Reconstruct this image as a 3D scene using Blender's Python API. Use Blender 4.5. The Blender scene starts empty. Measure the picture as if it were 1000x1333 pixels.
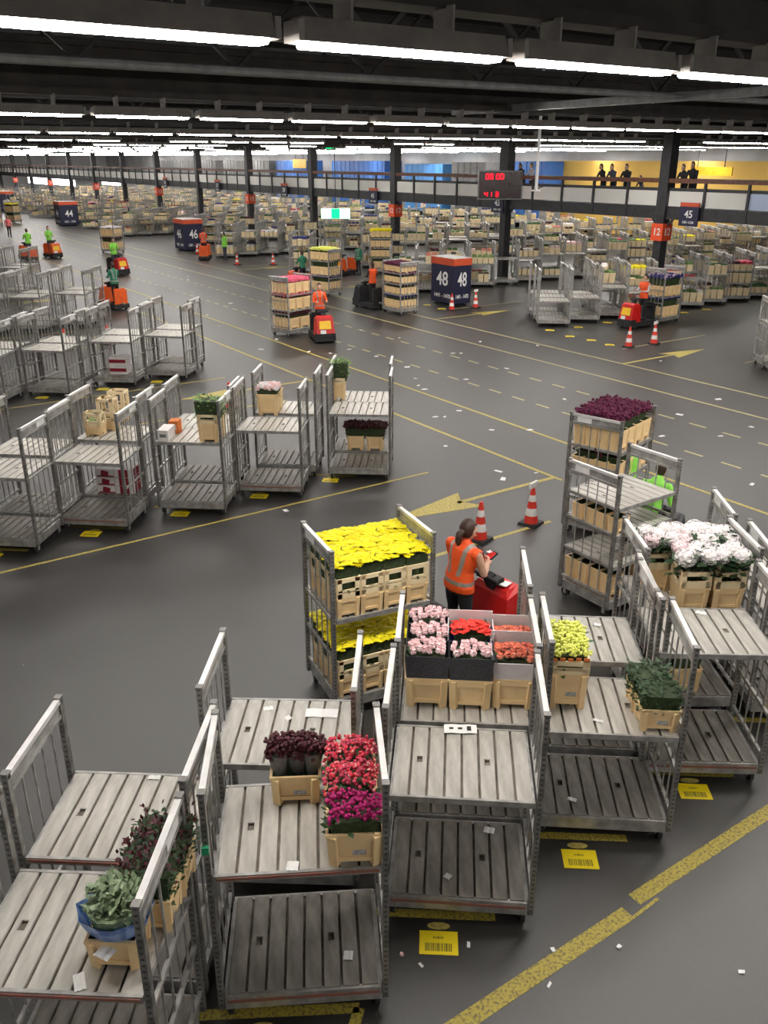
import bpy, math, random
import numpy as np
from mathutils import Vector, Matrix
random.seed(7)
RNG = np.random.default_rng(7)
SC = bpy.context.scene
COL = SC.collection
R = math.radians

# ------------------------------------------------------------------ camera
# World: X runs along the parked rows (across the lanes), Y runs along the lanes.
CAM_H, FPX, HOR, TH = 6.2, 1120.0, 207.0, R(34)
PITCH = math.atan((666.5 - HOR) / FPX)
cam_d = bpy.data.cameras.new('camera')
cam_d.sensor_fit = 'HORIZONTAL'; cam_d.sensor_width = 36.0; cam_d.lens = 36.0 * FPX / 1000.0
cam_d.clip_start = 0.05; cam_d.clip_end = 600
cam = bpy.data.objects.new('camera', cam_d); COL.objects.link(cam)
cam.location = (0, 0, CAM_H); cam.rotation_euler = (math.pi / 2 - PITCH, 0, -TH)
SC.camera = cam

def at(px, py, z=0.0, X=None, Y=None):
    """World point on the ray through a photo pixel, at height z (or at plane X= / Y=)."""
    u, v = (px - 500) / FPX, -(py - 666.5) / FPX
    c, s = math.cos(PITCH), math.sin(PITCH)
    a, b, h = u, c + v * s, -s + v * c
    gx, gy = a * math.cos(TH) + b * math.sin(TH), -a * math.sin(TH) + b * math.cos(TH)
    t = X / gx if X is not None else (Y / gy if Y is not None else (z - CAM_H) / h)
    return Vector((gx * t, gy * t, CAM_H + h * t))

# ------------------------------------------------------------------ world, exposure
w = bpy.data.worlds.new('world'); SC.world = w; w.use_nodes = True
w.node_tree.nodes['Background'].inputs[0].default_value = (0.8, 0.85, 1.0, 1)
w.node_tree.nodes['Background'].inputs[1].default_value = 0.05
SC.view_settings.view_transform = 'Standard'; SC.view_settings.look = 'None'
SC.view_settings.gamma = 1.0; SC.view_settings.use_curve_mapping = False
SC.view_settings.exposure = 0.75
LAMP_STRENGTH = 62.0
try:
    SC.cycles.use_denoising = True; SC.cycles.max_bounces = 6; SC.cycles.diffuse_bounces = 3
    SC.cycles.glossy_bounces = 2; SC.cycles.transparent_max_bounces = 6
    SC.cycles.sample_clamp_indirect = 4.0
except Exception:
    pass

# ------------------------------------------------------------------ materials
def mat(name, c1, c2=None, rough=0.6, metal=0.0, scale=6.0, bump=0.0, emit=0.0, detail=4.0, trans=0.0, contrast=(0.35, 0.65), bscale=None, stretch=None, spec=0.5):
    m = bpy.data.materials.new(name); m.use_nodes = True
    nt = m.node_tree; n = nt.nodes; l = nt.links; b = n['Principled BSDF']
    c2 = c2 or tuple(min(1, k * 0.8) for k in c1)
    tc = n.new('ShaderNodeTexCoord'); nz = n.new('ShaderNodeTexNoise'); rp = n.new('ShaderNodeValToRGB')
    nz.inputs['Scale'].default_value = scale; nz.inputs['Detail'].default_value = detail
    vec = tc.outputs['Object']
    if stretch:
        mp = n.new('ShaderNodeMapping'); mp.inputs['Scale'].default_value = stretch
        l.new(vec, mp.inputs['Vector']); vec = mp.outputs['Vector']
    l.new(vec, nz.inputs['Vector']); l.new(nz.outputs['Fac'], rp.inputs['Fac'])
    rp.color_ramp.elements[0].position, rp.color_ramp.elements[1].position = contrast
    rp.color_ramp.elements[0].color = (*c2, 1); rp.color_ramp.elements[1].color = (*c1, 1)
    l.new(rp.outputs['Color'], b.inputs['Base Color'])
    b.inputs['Roughness'].default_value = rough; b.inputs['Metallic'].default_value = metal
    b.inputs['Specular IOR Level'].default_value = spec
    if trans:
        b.inputs['Transmission Weight'].default_value = trans
    if emit:
        b.inputs['Emission Color'].default_value = (*c1, 1); b.inputs['Emission Strength'].default_value = emit
    if bump:
        bp = n.new('ShaderNodeBump'); bp.inputs['Strength'].default_value = bump; bp.inputs['Distance'].default_value = 0.02
        src = nz
        if bscale:
            src = n.new('ShaderNodeTexNoise'); src.inputs['Scale'].default_value = bscale; l.new(tc.outputs['Object'], src.inputs['Vector'])
        l.new(src.outputs['Fac'], bp.inputs['Height']); l.new(bp.outputs['Normal'], b.inputs['Normal'])
    return m

def mat_floor():
    m = bpy.data.materials.new('asphalt_floor'); m.use_nodes = True
    nt = m.node_tree; n = nt.nodes; l = nt.links; b = n['Principled BSDF']
    tc = n.new('ShaderNodeTexCoord')
    big = n.new('ShaderNodeTexNoise'); big.inputs['Scale'].default_value = 0.35; big.inputs['Detail'].default_value = 6
    fine = n.new('ShaderNodeTexNoise'); fine.inputs['Scale'].default_value = 90; fine.inputs['Detail'].default_value = 3
    sp = n.new('ShaderNodeTexVoronoi'); sp.inputs['Scale'].default_value = 2.2
    for k in (big, fine, sp): l.new(tc.outputs['Object'], k.inputs['Vector'])
    r1 = n.new('ShaderNodeValToRGB'); r1.color_ramp.elements[0].position = .3; r1.color_ramp.elements[1].position = .7
    r1.color_ramp.elements[0].color = (.025, .0225, .0198, 1); r1.color_ramp.elements[1].color = (.037, .0335, .0297, 1)
    l.new(big.outputs['Fac'], r1.inputs['Fac'])
    mx = n.new('ShaderNodeMix'); mx.data_type = 'RGBA'; mx.blend_type = 'MULTIPLY'; mx.inputs['Factor'].default_value = .55
    r2 = n.new('ShaderNodeValToRGB'); r2.color_ramp.elements[0].position = .35; r2.color_ramp.elements[1].position = .65
    r2.color_ramp.elements[0].color = (.6, .6, .6, 1); r2.color_ramp.elements[1].color = (1.25, 1.25, 1.25, 1)
    l.new(fine.outputs['Fac'], r2.inputs['Fac'])
    l.new(r1.outputs['Color'], mx.inputs['A']); l.new(r2.outputs['Color'], mx.inputs['B'])
    # pale specks of dropped petals and grit
    r3 = n.new('ShaderNodeValToRGB'); r3.color_ramp.elements[0].position = .012; r3.color_ramp.elements[1].position = .022
    r3.color_ramp.elements[0].color = (1, 1, 1, 1); r3.color_ramp.elements[1].color = (0, 0, 0, 1)
    l.new(sp.outputs['Distance'], r3.inputs['Fac'])
    m2 = n.new('ShaderNodeMix'); m2.data_type = 'RGBA'; l.new(r3.outputs['Color'], m2.inputs['Factor'])
    l.new(mx.outputs['Result'], m2.inputs['A']); m2.inputs['B'].default_value = (.42, .4, .36, 1)
    l.new(m2.outputs['Result'], b.inputs['Base Color'])
    b.inputs['Roughness'].default_value = .42; b.inputs['Specular IOR Level'].default_value = .85
    bp = n.new('ShaderNodeBump'); bp.inputs['Strength'].default_value = .25; bp.inputs['Distance'].default_value = .01
    l.new(fine.outputs['Fac'], bp.inputs['Height']); l.new(bp.outputs['Normal'], b.inputs['Normal'])
    return m

def mat_perforated():
    """galvanised post with a row of punched slots"""
    m = mat('perforated_steel', (.34, .33, .315), (.16, .155, .145), rough=.42, metal=.5, scale=9)
    nt = m.node_tree; n = nt.nodes; l = nt.links; b = n['Principled BSDF']
    tc = n.new('ShaderNodeTexCoord'); sx = n.new('ShaderNodeSeparateXYZ'); l.new(tc.outputs['Object'], sx.inputs[0])
    mu = n.new('ShaderNodeMath'); mu.operation = 'MULTIPLY'; mu.inputs[1].default_value = 20; l.new(sx.outputs['Z'], mu.inputs[0])
    fr = n.new('ShaderNodeMath'); fr.operation = 'FRACT'; l.new(mu.outputs[0], fr.inputs[0])
    gt = n.new('ShaderNodeMath'); gt.operation = 'GREATER_THAN'; gt.inputs[1].default_value = .62; l.new(fr.outputs[0], gt.inputs[0])
    ax = n.new('ShaderNodeMath'); ax.operation = 'ABSOLUTE'; l.new(sx.outputs['X'], ax.inputs[0])
    lx = n.new('ShaderNodeMath'); lx.operation = 'LESS_THAN'; lx.inputs[1].default_value = .011; l.new(ax.outputs[0], lx.inputs[0])
    an = n.new('ShaderNodeMath'); an.operation = 'MULTIPLY'; l.new(gt.outputs[0], an.inputs[0]); l.new(lx.outputs[0], an.inputs[1])
    src = b.inputs['Base Color'].links[0].from_socket
    mx = n.new('ShaderNodeMix'); mx.data_type = 'RGBA'; l.new(an.outputs[0], mx.inputs['Factor']); l.new(src, mx.inputs['A'])
    mx.inputs['B'].default_value = (.10, .10, .095, 1); l.new(mx.outputs['Result'], b.inputs['Base Color'])
    return m

def mat_tag():
    """yellow floor label with a printed barcode and two lines of print"""
    m = bpy.data.materials.new('barcode_label'); m.use_nodes = True
    nt = m.node_tree; n = nt.nodes; l = nt.links; b = n['Principled BSDF']
    tc = n.new('ShaderNodeTexCoord'); sx = n.new('ShaderNodeSeparateXYZ'); l.new(tc.outputs['Generated'], sx.inputs[0])
    def rng(sock, lo, hi):
        a = n.new('ShaderNodeMath'); a.operation = 'GREATER_THAN'; a.inputs[1].default_value = lo; l.new(sock, a.inputs[0])
        c = n.new('ShaderNodeMath'); c.operation = 'LESS_THAN'; c.inputs[1].default_value = hi; l.new(sock, c.inputs[0])
        k = n.new('ShaderNodeMath'); k.operation = 'MULTIPLY'; l.new(a.outputs[0], k.inputs[0]); l.new(c.outputs[0], k.inputs[1]); return k.outputs[0]
    def mul(a, c):
        k = n.new('ShaderNodeMath'); k.operation = 'MULTIPLY'; l.new(a, k.inputs[0]); l.new(c, k.inputs[1]); return k.outputs[0]
    nz = n.new('ShaderNodeTexNoise'); nz.noise_dimensions = '1D'; nz.inputs['Scale'].default_value = 42
    l.new(sx.outputs['X'], nz.inputs['W'])
    th = n.new('ShaderNodeMath'); th.operation = 'GREATER_THAN'; th.inputs[1].default_value = .5; l.new(nz.outputs['Fac'], th.inputs[0])
    bars = mul(mul(th.outputs[0], rng(sx.outputs['X'], .15, .85)), rng(sx.outputs['Y'], .14, .48))
    line = mul(mul(th.outputs[0], rng(sx.outputs['X'], .36, .64)), rng(sx.outputs['Y'], .66, .76))
    ad = n.new('ShaderNodeMath'); ad.operation = 'MAXIMUM'; l.new(bars, ad.inputs[0]); l.new(line, ad.inputs[1])
    mx = n.new('ShaderNodeMix'); mx.data_type = 'RGBA'; l.new(ad.outputs[0], mx.inputs['Factor'])
    mx.inputs['A'].default_value = (.9, .7, .01, 1); mx.inputs['B'].default_value = (.03, .025, .02, 1)
    l.new(mx.outputs['Result'], b.inputs['Base Color']); b.inputs['Roughness'].default_value = .45
    return m

M = dict(
    floor=mat_floor(), perf=mat_perforated(), tag=mat_tag(),
    galv=mat('galvanised_steel', (.48, .47, .45), (.27, .265, .25), rough=.42, metal=.45, scale=7),
    bright=mat('worn_bright_rail', (.86, .85, .83), (.66, .65, .63), rough=.35, metal=.3, scale=5),
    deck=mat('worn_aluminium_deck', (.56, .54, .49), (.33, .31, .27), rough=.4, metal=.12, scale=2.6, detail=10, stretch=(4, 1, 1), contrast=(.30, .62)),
    base_deck=mat('shaded_grimy_base_deck', (.30, .28, .245), (.14, .125, .105), rough=.5, metal=.1, scale=2.6, detail=9, stretch=(3, 1, 1)),  # base planks: shade under the shelves painted into the colour, plus some grime
    groove=mat('dirty_groove', (.26, .22, .17), (.13, .11, .09), rough=.8, scale=8),
    dark=mat('dark_rubber', (.025, .025, .027), (.012, .012, .013), rough=.7),
    steel_dark=mat('dark_painted_steel', (.035, .036, .040), (.022, .022, .025), rough=.5),
    red_edge=mat('red_edge_paint', (.33, .10, .07), (.20, .12, .09), rough=.6, scale=14),
    cream=mat('cream_plastic', (.90, .67, .36), (.84, .60, .31), rough=.45, scale=5),
    cream2=mat('pale_cream_plastic', (.94, .78, .50), (.86, .69, .42), rough=.45, scale=5),
    paper=mat('white_paper', (.85, .84, .82), (.75, .74, .72), rough=.8),
    ink=mat('black_print', (.03, .03, .03), rough=.6),
    yline=mat('yellow_floor_paint', (.50, .40, .09), (.30, .25, .08), rough=.6, scale=26, detail=8, contrast=(.38, .55)),
    yline_near=mat('scuffed_yellow_paint', (.40, .315, .045), (.15, .12, .04), rough=.6, scale=38, detail=8, contrast=(.36, .54)),
    wline=mat('faded_line_paint', (.55, .47, .22), (.36, .32, .17), rough=.6, scale=26, detail=8, contrast=(.38, .58)),
    cone_red=mat('cone_red', (.75, .05, .03), (.62, .035, .02), rough=.5),
    cone_white=mat('cone_white', (.85, .83, .80), rough=.5),
    navy=mat('navy_sign', (.018, .020, .055), (.013, .014, .040), rough=.5),
    sign_red=mat('sign_red', (.62, .09, .03), (.52, .07, .025), rough=.5),
    col_red=mat('marker_red', (.85, .10, .03), (.75, .08, .02), rough=.5),
    white=mat('white_paint', (.82, .82, .80), (.72, .72, .70), rough=.5),
    tug_red=mat('tug_red', (.62, .015, .012), (.52, .01, .01), rough=.35),
    tug_orange=mat('tug_orange', (.85, .13, .02), (.75, .10, .015), rough=.35),
    sticker=mat('yellow_sticker', (.95, .62, .03), (.9, .5, .02), rough=.4),
    green_clip=mat('green_clip', (.02, .36, .16), rough=.5),
    lamp_emit=mat('lamp_tube_light', (1.0, .955, .905), (1.0, .955, .905), emit=LAMP_STRENGTH),
    lamp_body=mat('lamp_housing', (.34, .31, .28), (.26, .24, .22), rough=.5),
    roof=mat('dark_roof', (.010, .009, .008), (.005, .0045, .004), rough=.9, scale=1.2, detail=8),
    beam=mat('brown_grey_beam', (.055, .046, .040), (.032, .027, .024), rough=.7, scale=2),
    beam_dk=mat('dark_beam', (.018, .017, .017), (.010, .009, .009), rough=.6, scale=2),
    pipe=mat('grey_pipe', (.22, .22, .22), (.15, .15, .15), rough=.5),
    panel=mat('pale_panel', (.86, .85, .80), (.78, .77, .73), rough=.35, scale=.6),
    panel_blue=mat('bluish_panel', (.62, .70, .90), (.56, .64, .84), rough=.35, scale=.6),
    wood=mat('brown_handrail', (.16, .055, .025), (.09, .032, .018), rough=.5),
    wall=mat('pale_wall', (.62, .62, .62), (.5, .5, .5), rough=.8, scale=.5),
    wall_y=mat('yellow_wall', (.80, .52, .13), (.72, .45, .10), rough=.8, scale=.3),
    blue=mat('blue_container', (.05, .18, .55), (.035, .13, .42), rough=.5, scale=.4),
    blue2=mat('light_blue_container', (.10, .36, .80), (.08, .30, .68), rough=.5, scale=.4),
    black_box=mat('black_box', (.020, .020, .026), (.05, .05, .06), rough=.55, scale=60),
    white_box=mat('white_box', (.80, .74, .74), (.72, .66, .66), rough=.5),
    blue_box=mat('navy_box', (.02, .03, .16), (.015, .02, .11), rough=.5),
    clear=mat('clear_sleeve', (.85, .85, .85), (.75, .75, .75), rough=.12, trans=.75),
    wrap_blue=mat('blue_wrap', (.05, .16, .55), (.35, .5, .8), rough=.3, scale=14),
    carton=mat('white_carton', (.80, .76, .74), (.72, .68, .66), rough=.6),
    carton_red=mat('crimson_print', (.30, .01, .03), (.22, .008, .02), rough=.6),
    sticker_grey=mat('grey_sticker', (.62, .6, .58), (.2, .2, .2), rough=.6, scale=60),
    orange_box=mat('orange_carton', (.80, .22, .05), rough=.6),
    led=mat('led_red', (1.0, .0, .012), (1.0, .0, .012), emit=2.2),
    led_face=mat('led_face', (.03, .006, .008), (.02, .005, .006), rough=.25),
    exit_g=mat('exit_green_light', (.0, .55, .16), (.0, .55, .16), emit=1.6),
    exit_w=mat('exit_white_light', (.55, 1.0, .75), (.55, 1.0, .75), emit=1.0),
    win=mat('bright_window', (1.0, .97, 1.0), (1.0, .97, 1.0), emit=5.0),
    green=mat('leaf_green', (.055, .14, .03), (.02, .06, .015), rough=.6, scale=30),
    green_dk=mat('leaf_dark_green', (.035, .085, .025), (.014, .036, .012), rough=.6, scale=30),
    green_lt=mat('leaf_light_green', (.22, .36, .10), (.10, .20, .05), rough=.6, scale=30),
    euc=mat('eucalyptus_green', (.30, .38, .22), (.14, .21, .11), rough=.6, scale=30),
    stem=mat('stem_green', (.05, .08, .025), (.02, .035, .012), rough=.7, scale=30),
    f_yellow=mat('petal_yellow', (1.0, .88, .0), (.95, .78, .0), rough=.6, scale=18),
    f_lime=mat('petal_lime', (.88, .88, .22), (.70, .76, .12), rough=.6, scale=30),
    f_pink=mat('petal_pale_pink', (.95, .73, .73), (.90, .56, .58), rough=.6, scale=30),
    f_red=mat('petal_scarlet', (.90, .035, .015), (.75, .02, .01), rough=.6, scale=30),
    f_peach=mat('petal_peach', (.85, .32, .20), (.75, .16, .10), rough=.6, scale=30),
    f_burg=mat('petal_burgundy', (.09, .006, .012), (.035, .004, .008), rough=.6, scale=40),
    f_plum=mat('petal_plum', (.16, .008, .06), (.06, .006, .025), rough=.6, scale=20),
    f_mag=mat('petal_magenta', (.50, .006, .16), (.32, .004, .10), rough=.6, scale=40),
    f_mix=mat('petal_red_white', (.70, .025, .06), (.80, .45, .42), rough=.6, scale=45, contrast=(.38, .46)),
    f_white=mat('petal_blush_white', (.97, .94, .93), (.95, .87, .87), rough=.6, scale=9),
    f_hot=mat('petal_hot_pink', (.82, .17, .26), (.70, .10, .18), rough=.6, scale=20),
    f_rose=mat('petal_rose_red', (.62, .07, .13), (.5, .04, .09), rough=.6, scale=20),
    f_coral=mat('petal_coral', (.80, .30, .22), (.7, .2, .15), rough=.6, scale=20),
    f_violet=mat('petal_violet', (.03, .035, .22), (.02, .02, .13), rough=.6, scale=20),
    skin=mat('skin', (.60, .36, .25), (.52, .30, .20), rough=.5),
    hair=mat('brown_hair', (.055, .025, .015), (.03, .014, .009), rough=.5, scale=40),
    cloth_dk=mat('dark_cloth', (.018, .019, .024), (.012, .012, .015), rough=.8),
    jeans=mat('blue_grey_cloth', (.07, .08, .11), (.05, .055, .08), rough=.8),
    cloth_wh=mat('white_cloth', (.70, .66, .68), rough=.8),
    cloth_pink=mat('pink_red_cloth', (.75, .16, .16), rough=.8),
    cloth_gr=mat('green_cloth', (.03, .22, .12), rough=.8),
    vest_o=mat('orange_vest', (.95, .115, .02), (.85, .09, .012), rough=.6, scale=5),
    vest_g=mat('lime_vest', (.30, .80, .10), (.24, .66, .07), rough=.6, scale=5),
    strip=mat('reflective_strip', (.34, .30, .27), (.26, .24, .22), rough=.4),
)

for k in ('panel', 'panel_blue'):
    nt = M[k].node_tree; pb = nt.nodes['Principled BSDF']; tr = nt.nodes.new('ShaderNodeBsdfTranslucent'); ms_ = nt.nodes.new('ShaderNodeMixShader'); ms_.inputs[0].default_value = .25
    tr.inputs['Color'].default_value = (.95, .94, .92, 1) if k == 'panel' else (.75, .85, 1.0, 1)
    nt.links.new(pb.outputs[0], ms_.inputs[1]); nt.links.new(tr.outputs[0], ms_.inputs[2]); nt.links.new(ms_.outputs[0], nt.nodes['Material Output'].inputs['Surface'])

# ------------------------------------------------------------------ mesh builder
class MB:
    def __init__(s): s.v = []; s.f = []; s.m = []
    def add(s, V, F, mi=0):
        o = len(s.v); s.v.extend(map(tuple, V)); s.f.extend(tuple(i + o for i in f) for f in F)
        s.m.extend([mi] * len(F))
    def hexa(s, P, mi=0):
        s.add(P, [(3, 2, 1, 0), (4, 5, 6, 7), (0, 1, 5, 4), (1, 2, 6, 5), (2, 3, 7, 6), (3, 0, 4, 7)], mi)
    def box(s, x, y, z, sx, sy, sz, mi=0, rz=0.0, top=1.0):
        a, b, c = sx / 2, sy / 2, sz / 2
        P = [(-a, -b, -c), (a, -b, -c), (a, b, -c), (-a, b, -c), (-a * top, -b * top, c), (a * top, -b * top, c), (a * top, b * top, c), (-a * top, b * top, c)]
        cs, sn = math.cos(rz), math.sin(rz)
        s.hexa([(x + p[0] * cs - p[1] * sn, y + p[0] * sn + p[1] * cs, z + p[2]) for p in P], mi)
    def bar(s, p, q, wd, ht, mi=0):
        p, q = Vector(p), Vector(q); d = (q - p).normalized()
        u = d.cross(Vector((0, 0, 1)))
        if u.length < 1e-4: u = Vector((1, 0, 0))
        u.normalize(); v = u.cross(d)
        u = u * wd / 2; v = v * ht / 2
        s.hexa([p - u - v, p + u - v, p + u + v, p - u + v, q - u - v, q + u - v, q + u + v, q - u + v], mi)
    def tube(s, pts, rads, n=8, mi=0, round_ends=False):
        pts = [Vector(p) for p in pts]; rads = list(rads)
        if round_ends:
            d0 = (pts[0] - pts[1]).normalized(); d1 = (pts[-1] - pts[-2]).normalized()
            r0 = rads[0] if not isinstance(rads[0], tuple) else min(rads[0]); r1 = rads[-1] if not isinstance(rads[-1], tuple) else min(rads[-1])
            sc = lambda r, k: tuple(j * k for j in r) if isinstance(r, tuple) else r * k
            pts = [pts[0] + d0 * r0, pts[0] + d0 * r0 * .7] + pts + [pts[-1] + d1 * r1 * .7, pts[-1] + d1 * r1]
            rads = [sc(rads[0], .15), sc(rads[0], .72)] + rads + [sc(rads[-1], .72), sc(rads[-1], .15)]
        V = []
        for i, p in enumerate(pts):
            d = (pts[min(i + 1, len(pts) - 1)] - pts[max(i - 1, 0)]).normalized()
            ref = Vector((1, 0, 0)) if abs(d.x) < .9 else Vector((0, 0, 1))
            u = (ref - d * ref.dot(d)).normalized(); v = d.cross(u)
            r = rads[i]; ru, rv = r if isinstance(r, tuple) else (r, r)
            for k in range(n):
                a = 2 * math.pi * k / n
                V.append(p + u * ru * math.cos(a) + v * rv * math.sin(a))
        F = []
        for i in range(len(pts) - 1):
            for k in range(n):
                F.append((i * n + k, i * n + (k + 1) % n, (i + 1) * n + (k + 1) % n, (i + 1) * n + k))
        F.append(tuple(range(n - 1, -1, -1))); F.append(tuple((len(pts) - 1) * n + k for k in range(n)))
        s.add(V, F, mi)
    def mesh(s, name, mats, smooth=False):
        me = bpy.data.meshes.new(name); me.from_pydata(s.v, [], s.f)
        for k in mats: me.materials.append(M[k])
        if len(mats) > 1: me.polygons.foreach_set('material_index', s.m)
        if smooth: me.polygons.foreach_set('use_smooth', [True] * len(me.polygons))
        me.update(); return me

CACHE = {}
def cached(key, fn):
    if key not in CACHE: CACHE[key] = fn()
    return CACHE[key]

def ob(name, me, parent=None, loc=(0, 0, 0), rz=0.0, rot=None):
    o = bpy.data.objects.new(name, me); COL.objects.link(o)
    o.location = loc; o.rotation_euler = rot if rot else (0, 0, rz)
    if parent: o.parent = parent
    return o

def tag(o, label, cat, group=None):
    o['label'] = label; o['category'] = cat
    if group: o['group'] = group
    return o
def thing(name, label, cat, loc, rz=0.0, group=None):
    return tag(ob(name, None, None, loc, rz), label, cat, group)
def struct(o): o['kind'] = 'structure'; return o
def stuff(o): o['kind'] = 'stuff'; return o

def text_mesh(s, size, m, depth=.004):
    def mk():
        c = bpy.data.curves.new('t', 'FONT'); c.body = s; c.size = size; c.align_x = 'CENTER'; c.align_y = 'CENTER'; c.extrude = depth; c.offset = size * .012
        o = bpy.data.objects.new('t', c); COL.objects.link(o)
        dg = bpy.context.evaluated_depsgraph_get(); me = bpy.data.meshes.new_from_object(o.evaluated_get(dg))
        bpy.data.objects.remove(o); bpy.data.curves.remove(c); me.materials.clear(); me.materials.append(M[m]); return me
    return cached(('txt', s, size, m), mk)

# ------------------------------------------------------------------ structure: floor, roof, walls
XW, YE = 64.0, 205.0
b = MB(); b.add([(-30, -25, 0), (XW, -25, 0), (XW, YE, 0), (-30, YE, 0)], [(0, 1, 2, 3)])
floor = struct(ob('floor', b.mesh('floor', ['floor'])))
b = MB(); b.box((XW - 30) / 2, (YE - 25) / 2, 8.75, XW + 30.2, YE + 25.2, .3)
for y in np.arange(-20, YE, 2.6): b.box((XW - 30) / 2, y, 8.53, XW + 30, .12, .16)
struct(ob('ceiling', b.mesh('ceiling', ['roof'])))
b = MB(); b.box(XW + .15, (YE - 25) / 2, 4.3, .3, YE + 25, 8.6); struct(ob('wall_back', b.mesh('wall_back', ['wall'])))
b = MB(); b.box((XW - 30) / 2, YE + .15, 4.3, XW + 30, .3, 8.6); struct(ob('wall_left', b.mesh('wall_left', ['wall'])))
b = MB(); b.box((XW - 30) / 2, -25.15, 4.3, XW + 30, .3, 8.6); struct(ob('wall_right', b.mesh('wall_right', ['wall'])))
b = MB(); b.box(-3.4, (YE - 25) / 2, 4.3, .3, YE + 25, 8.6); struct(ob('wall_front', b.mesh('wall_front', ['wall'])))

# floor markings are parts of the floor
def line(p, q, wd, m='yline', name='floor_line'):
    c = MB(); p, q = Vector((*p[:2], 0)), Vector((*q[:2], 0)); L = (q - p).length
    c.box(0, 0, .0015, L, wd, .003)
    o = ob(name, c.mesh(name, [m]), floor, ((p.x + q.x) / 2, (p.y + q.y) / 2, .0005), math.atan2(q.y - p.y, q.x - p.x)); return o
for x, m in ((12.5, 'yline'), (14.4, 'yline'), (20.15, 'wline'), (22.07, 'wline')):
    line((x, 11.9 if x == 12.5 else -8), (x, 190), .085 if m == 'yline' else .075, m, 'lane_line')
dash_me = MB(); dash_me.box(0, 0, .0015, .075, .5, .003); dash_me = dash_me.mesh('lane_dash', ['wline'])
for x in (16.25, 18.2):
    for k in range(100):
        ob('lane_dash', dash_me, floor, (x, 2.67 + k * .98 + (.4 if x > 17 else 0), .0005))
def arrow(x0, x1, xt, y):
    line((x0, y), (x1, y), .11, 'yline', 'arrow_shaft')
    sgn = 1 if xt > x0 else -1
    c = MB(); a = [(xt, y), (x1 - sgn * .35, y + .42), (x1 - sgn * .1, y), (x1 - sgn * .35, y - .42)]
    c.add([(*p, 0) for p in a] + [(*p, .003) for p in a], [(0, 1, 2, 3), (7, 6, 5, 4)] + [(i, (i + 1) % 4, (i + 1) % 4 + 4, i + 4) for i in range(4)])
    ob('arrow_head', c.mesh('arrow_head', ['yline']), floor, (0, 0, .0005))
for k in range(0, 5):
    arrow(12.5, 9.9, 8.2, 12.12 + 10.4 * k)
    line((10.75, 10.43 + 10.4 * k), (6.6, 10.43 + 10.4 * k), .085)
    line((10.48, 13.85 + 10.4 * k), (-4, 13.85 + 10.4 * k), .06, 'yline')
    arrow(22.07, 24.7, 26.3, 18.75 + 10.2 * k)
    line((23.9, 20.4 + 10.2 * k), (28.5, 20.4 + 10.2 * k), .06, 'wline')
line((25.5, 16.6), (27.5, 16.6), .05, 'wline')
line((2.3, 3.53), (5.0, 3.53), .15, 'yline_near', 'aisle_line'); line((5.16, 3.6), (9.5, 3.6), .14, 'yline_near', 'aisle_line'); line((4.99, 3.47), (5.35, 3.49), .03, 'yline_near', 'aisle_line')
# painted bay corners in front of the first row and printed bay labels
tag_me = MB(); tag_me.box(0, 0, .0015, .33, .24, .003); tag_me = tag_me.mesh('bay_label', ['tag'])
tab_me = MB(); tab_me.tube([(-.05, .135, .001), (.05, .135, .001)], [(.003, .03)] * 2, 8, round_ends=True); 
tab_me = MB(); tab_me.add([(.10 * math.cos(a), .175 + .04 * math.sin(a), z) for z in (0, .003) for a in np.arange(0, 6.28, .5236)], [tuple(range(12, 24)), tuple(range(11, -1, -1))] + [(i, (i + 1) % 12, (i + 1) % 12 + 12, i + 12) for i in range(12)]); tab_me = tab_me.mesh('bay_mark', ['yline'])
def bay(x, y, yaw=-36, ang=True):
    ob('bay_label', tag_me, floor, (x, y, .002), R(yaw)); ob('bay_mark', tab_me, floor, (x, y, .002), R(yaw))
def bay_lines(x, y, yaw):
    r = Matrix.Rotation(R(yaw), 3, 'Z'); o = Vector((x, y, 0))
    a, c_, d = o + r @ Vector((-.62, .30, 0)), o + r @ Vector((.50, .30, 0)), o + r @ Vector((.50, 1.5, 0))
    line(a, c_, .09, 'yline_near', 'bay_line')
for k, x in enumerate((1.72, 3.41, 5.11, 6.81, 8.5)):
    bay(x, 4.22, -37)
    if k: bay_lines(x, 4.22, -37)
for x in (.2, 1.85, 3.53, 5.21, 6.86, 8.5): bay(x, 14.6, -40); bay_lines(x, 14.6, -40)
for x in (3.55, 5.22, 6.94, 8.55): bay(x, 24.9, -40)
for q in ((770, 443), (794, 449), (791, 420), (891, 407), (920, 403), (716, 430), (753, 426), (742, 438), (556, 397), (575, 402)):
    p = at(*q); bay(p.x, p.y, -38)
l1 = at(450, 1305); l2 = at(255, 1322); l3 = at(468, 1312); l4 = at(458, 1345)
line(l2, l3, .09, 'yline_near', 'bay_line'); line(l3, l4, .09, 'yline_near', 'bay_line')

# ------------------------------------------------------------------ roof beams, lamps, columns
PER = 10.4
ROWS_Y = [5.36 + PER * k for k in range(-2, 17)]
def roof_beam(y, k):
    c = MB(); L0, L1 = -3, XW - .3
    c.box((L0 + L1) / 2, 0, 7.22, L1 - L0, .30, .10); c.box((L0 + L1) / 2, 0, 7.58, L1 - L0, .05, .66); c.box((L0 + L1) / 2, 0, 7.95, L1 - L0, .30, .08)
    t = thing('roof_beam', 'long brown-grey steel roof beam carrying a row of strip lights', 'beam', (0, y + .24, 0), 0, 'roof beams over the hall')
    ob('girder', c.mesh('girder', ['beam']), t)
    c = MB()
    for x in np.arange(L0 + 2, L1, 5.2): c.bar((x, 0, 7.9), (x, 0, 8.6), .05, .05)
    ob('hanger', c.mesh('hanger', ['beam_dk']), t)
for k, y in enumerate(ROWS_Y): roof_beam(y, k)
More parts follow.
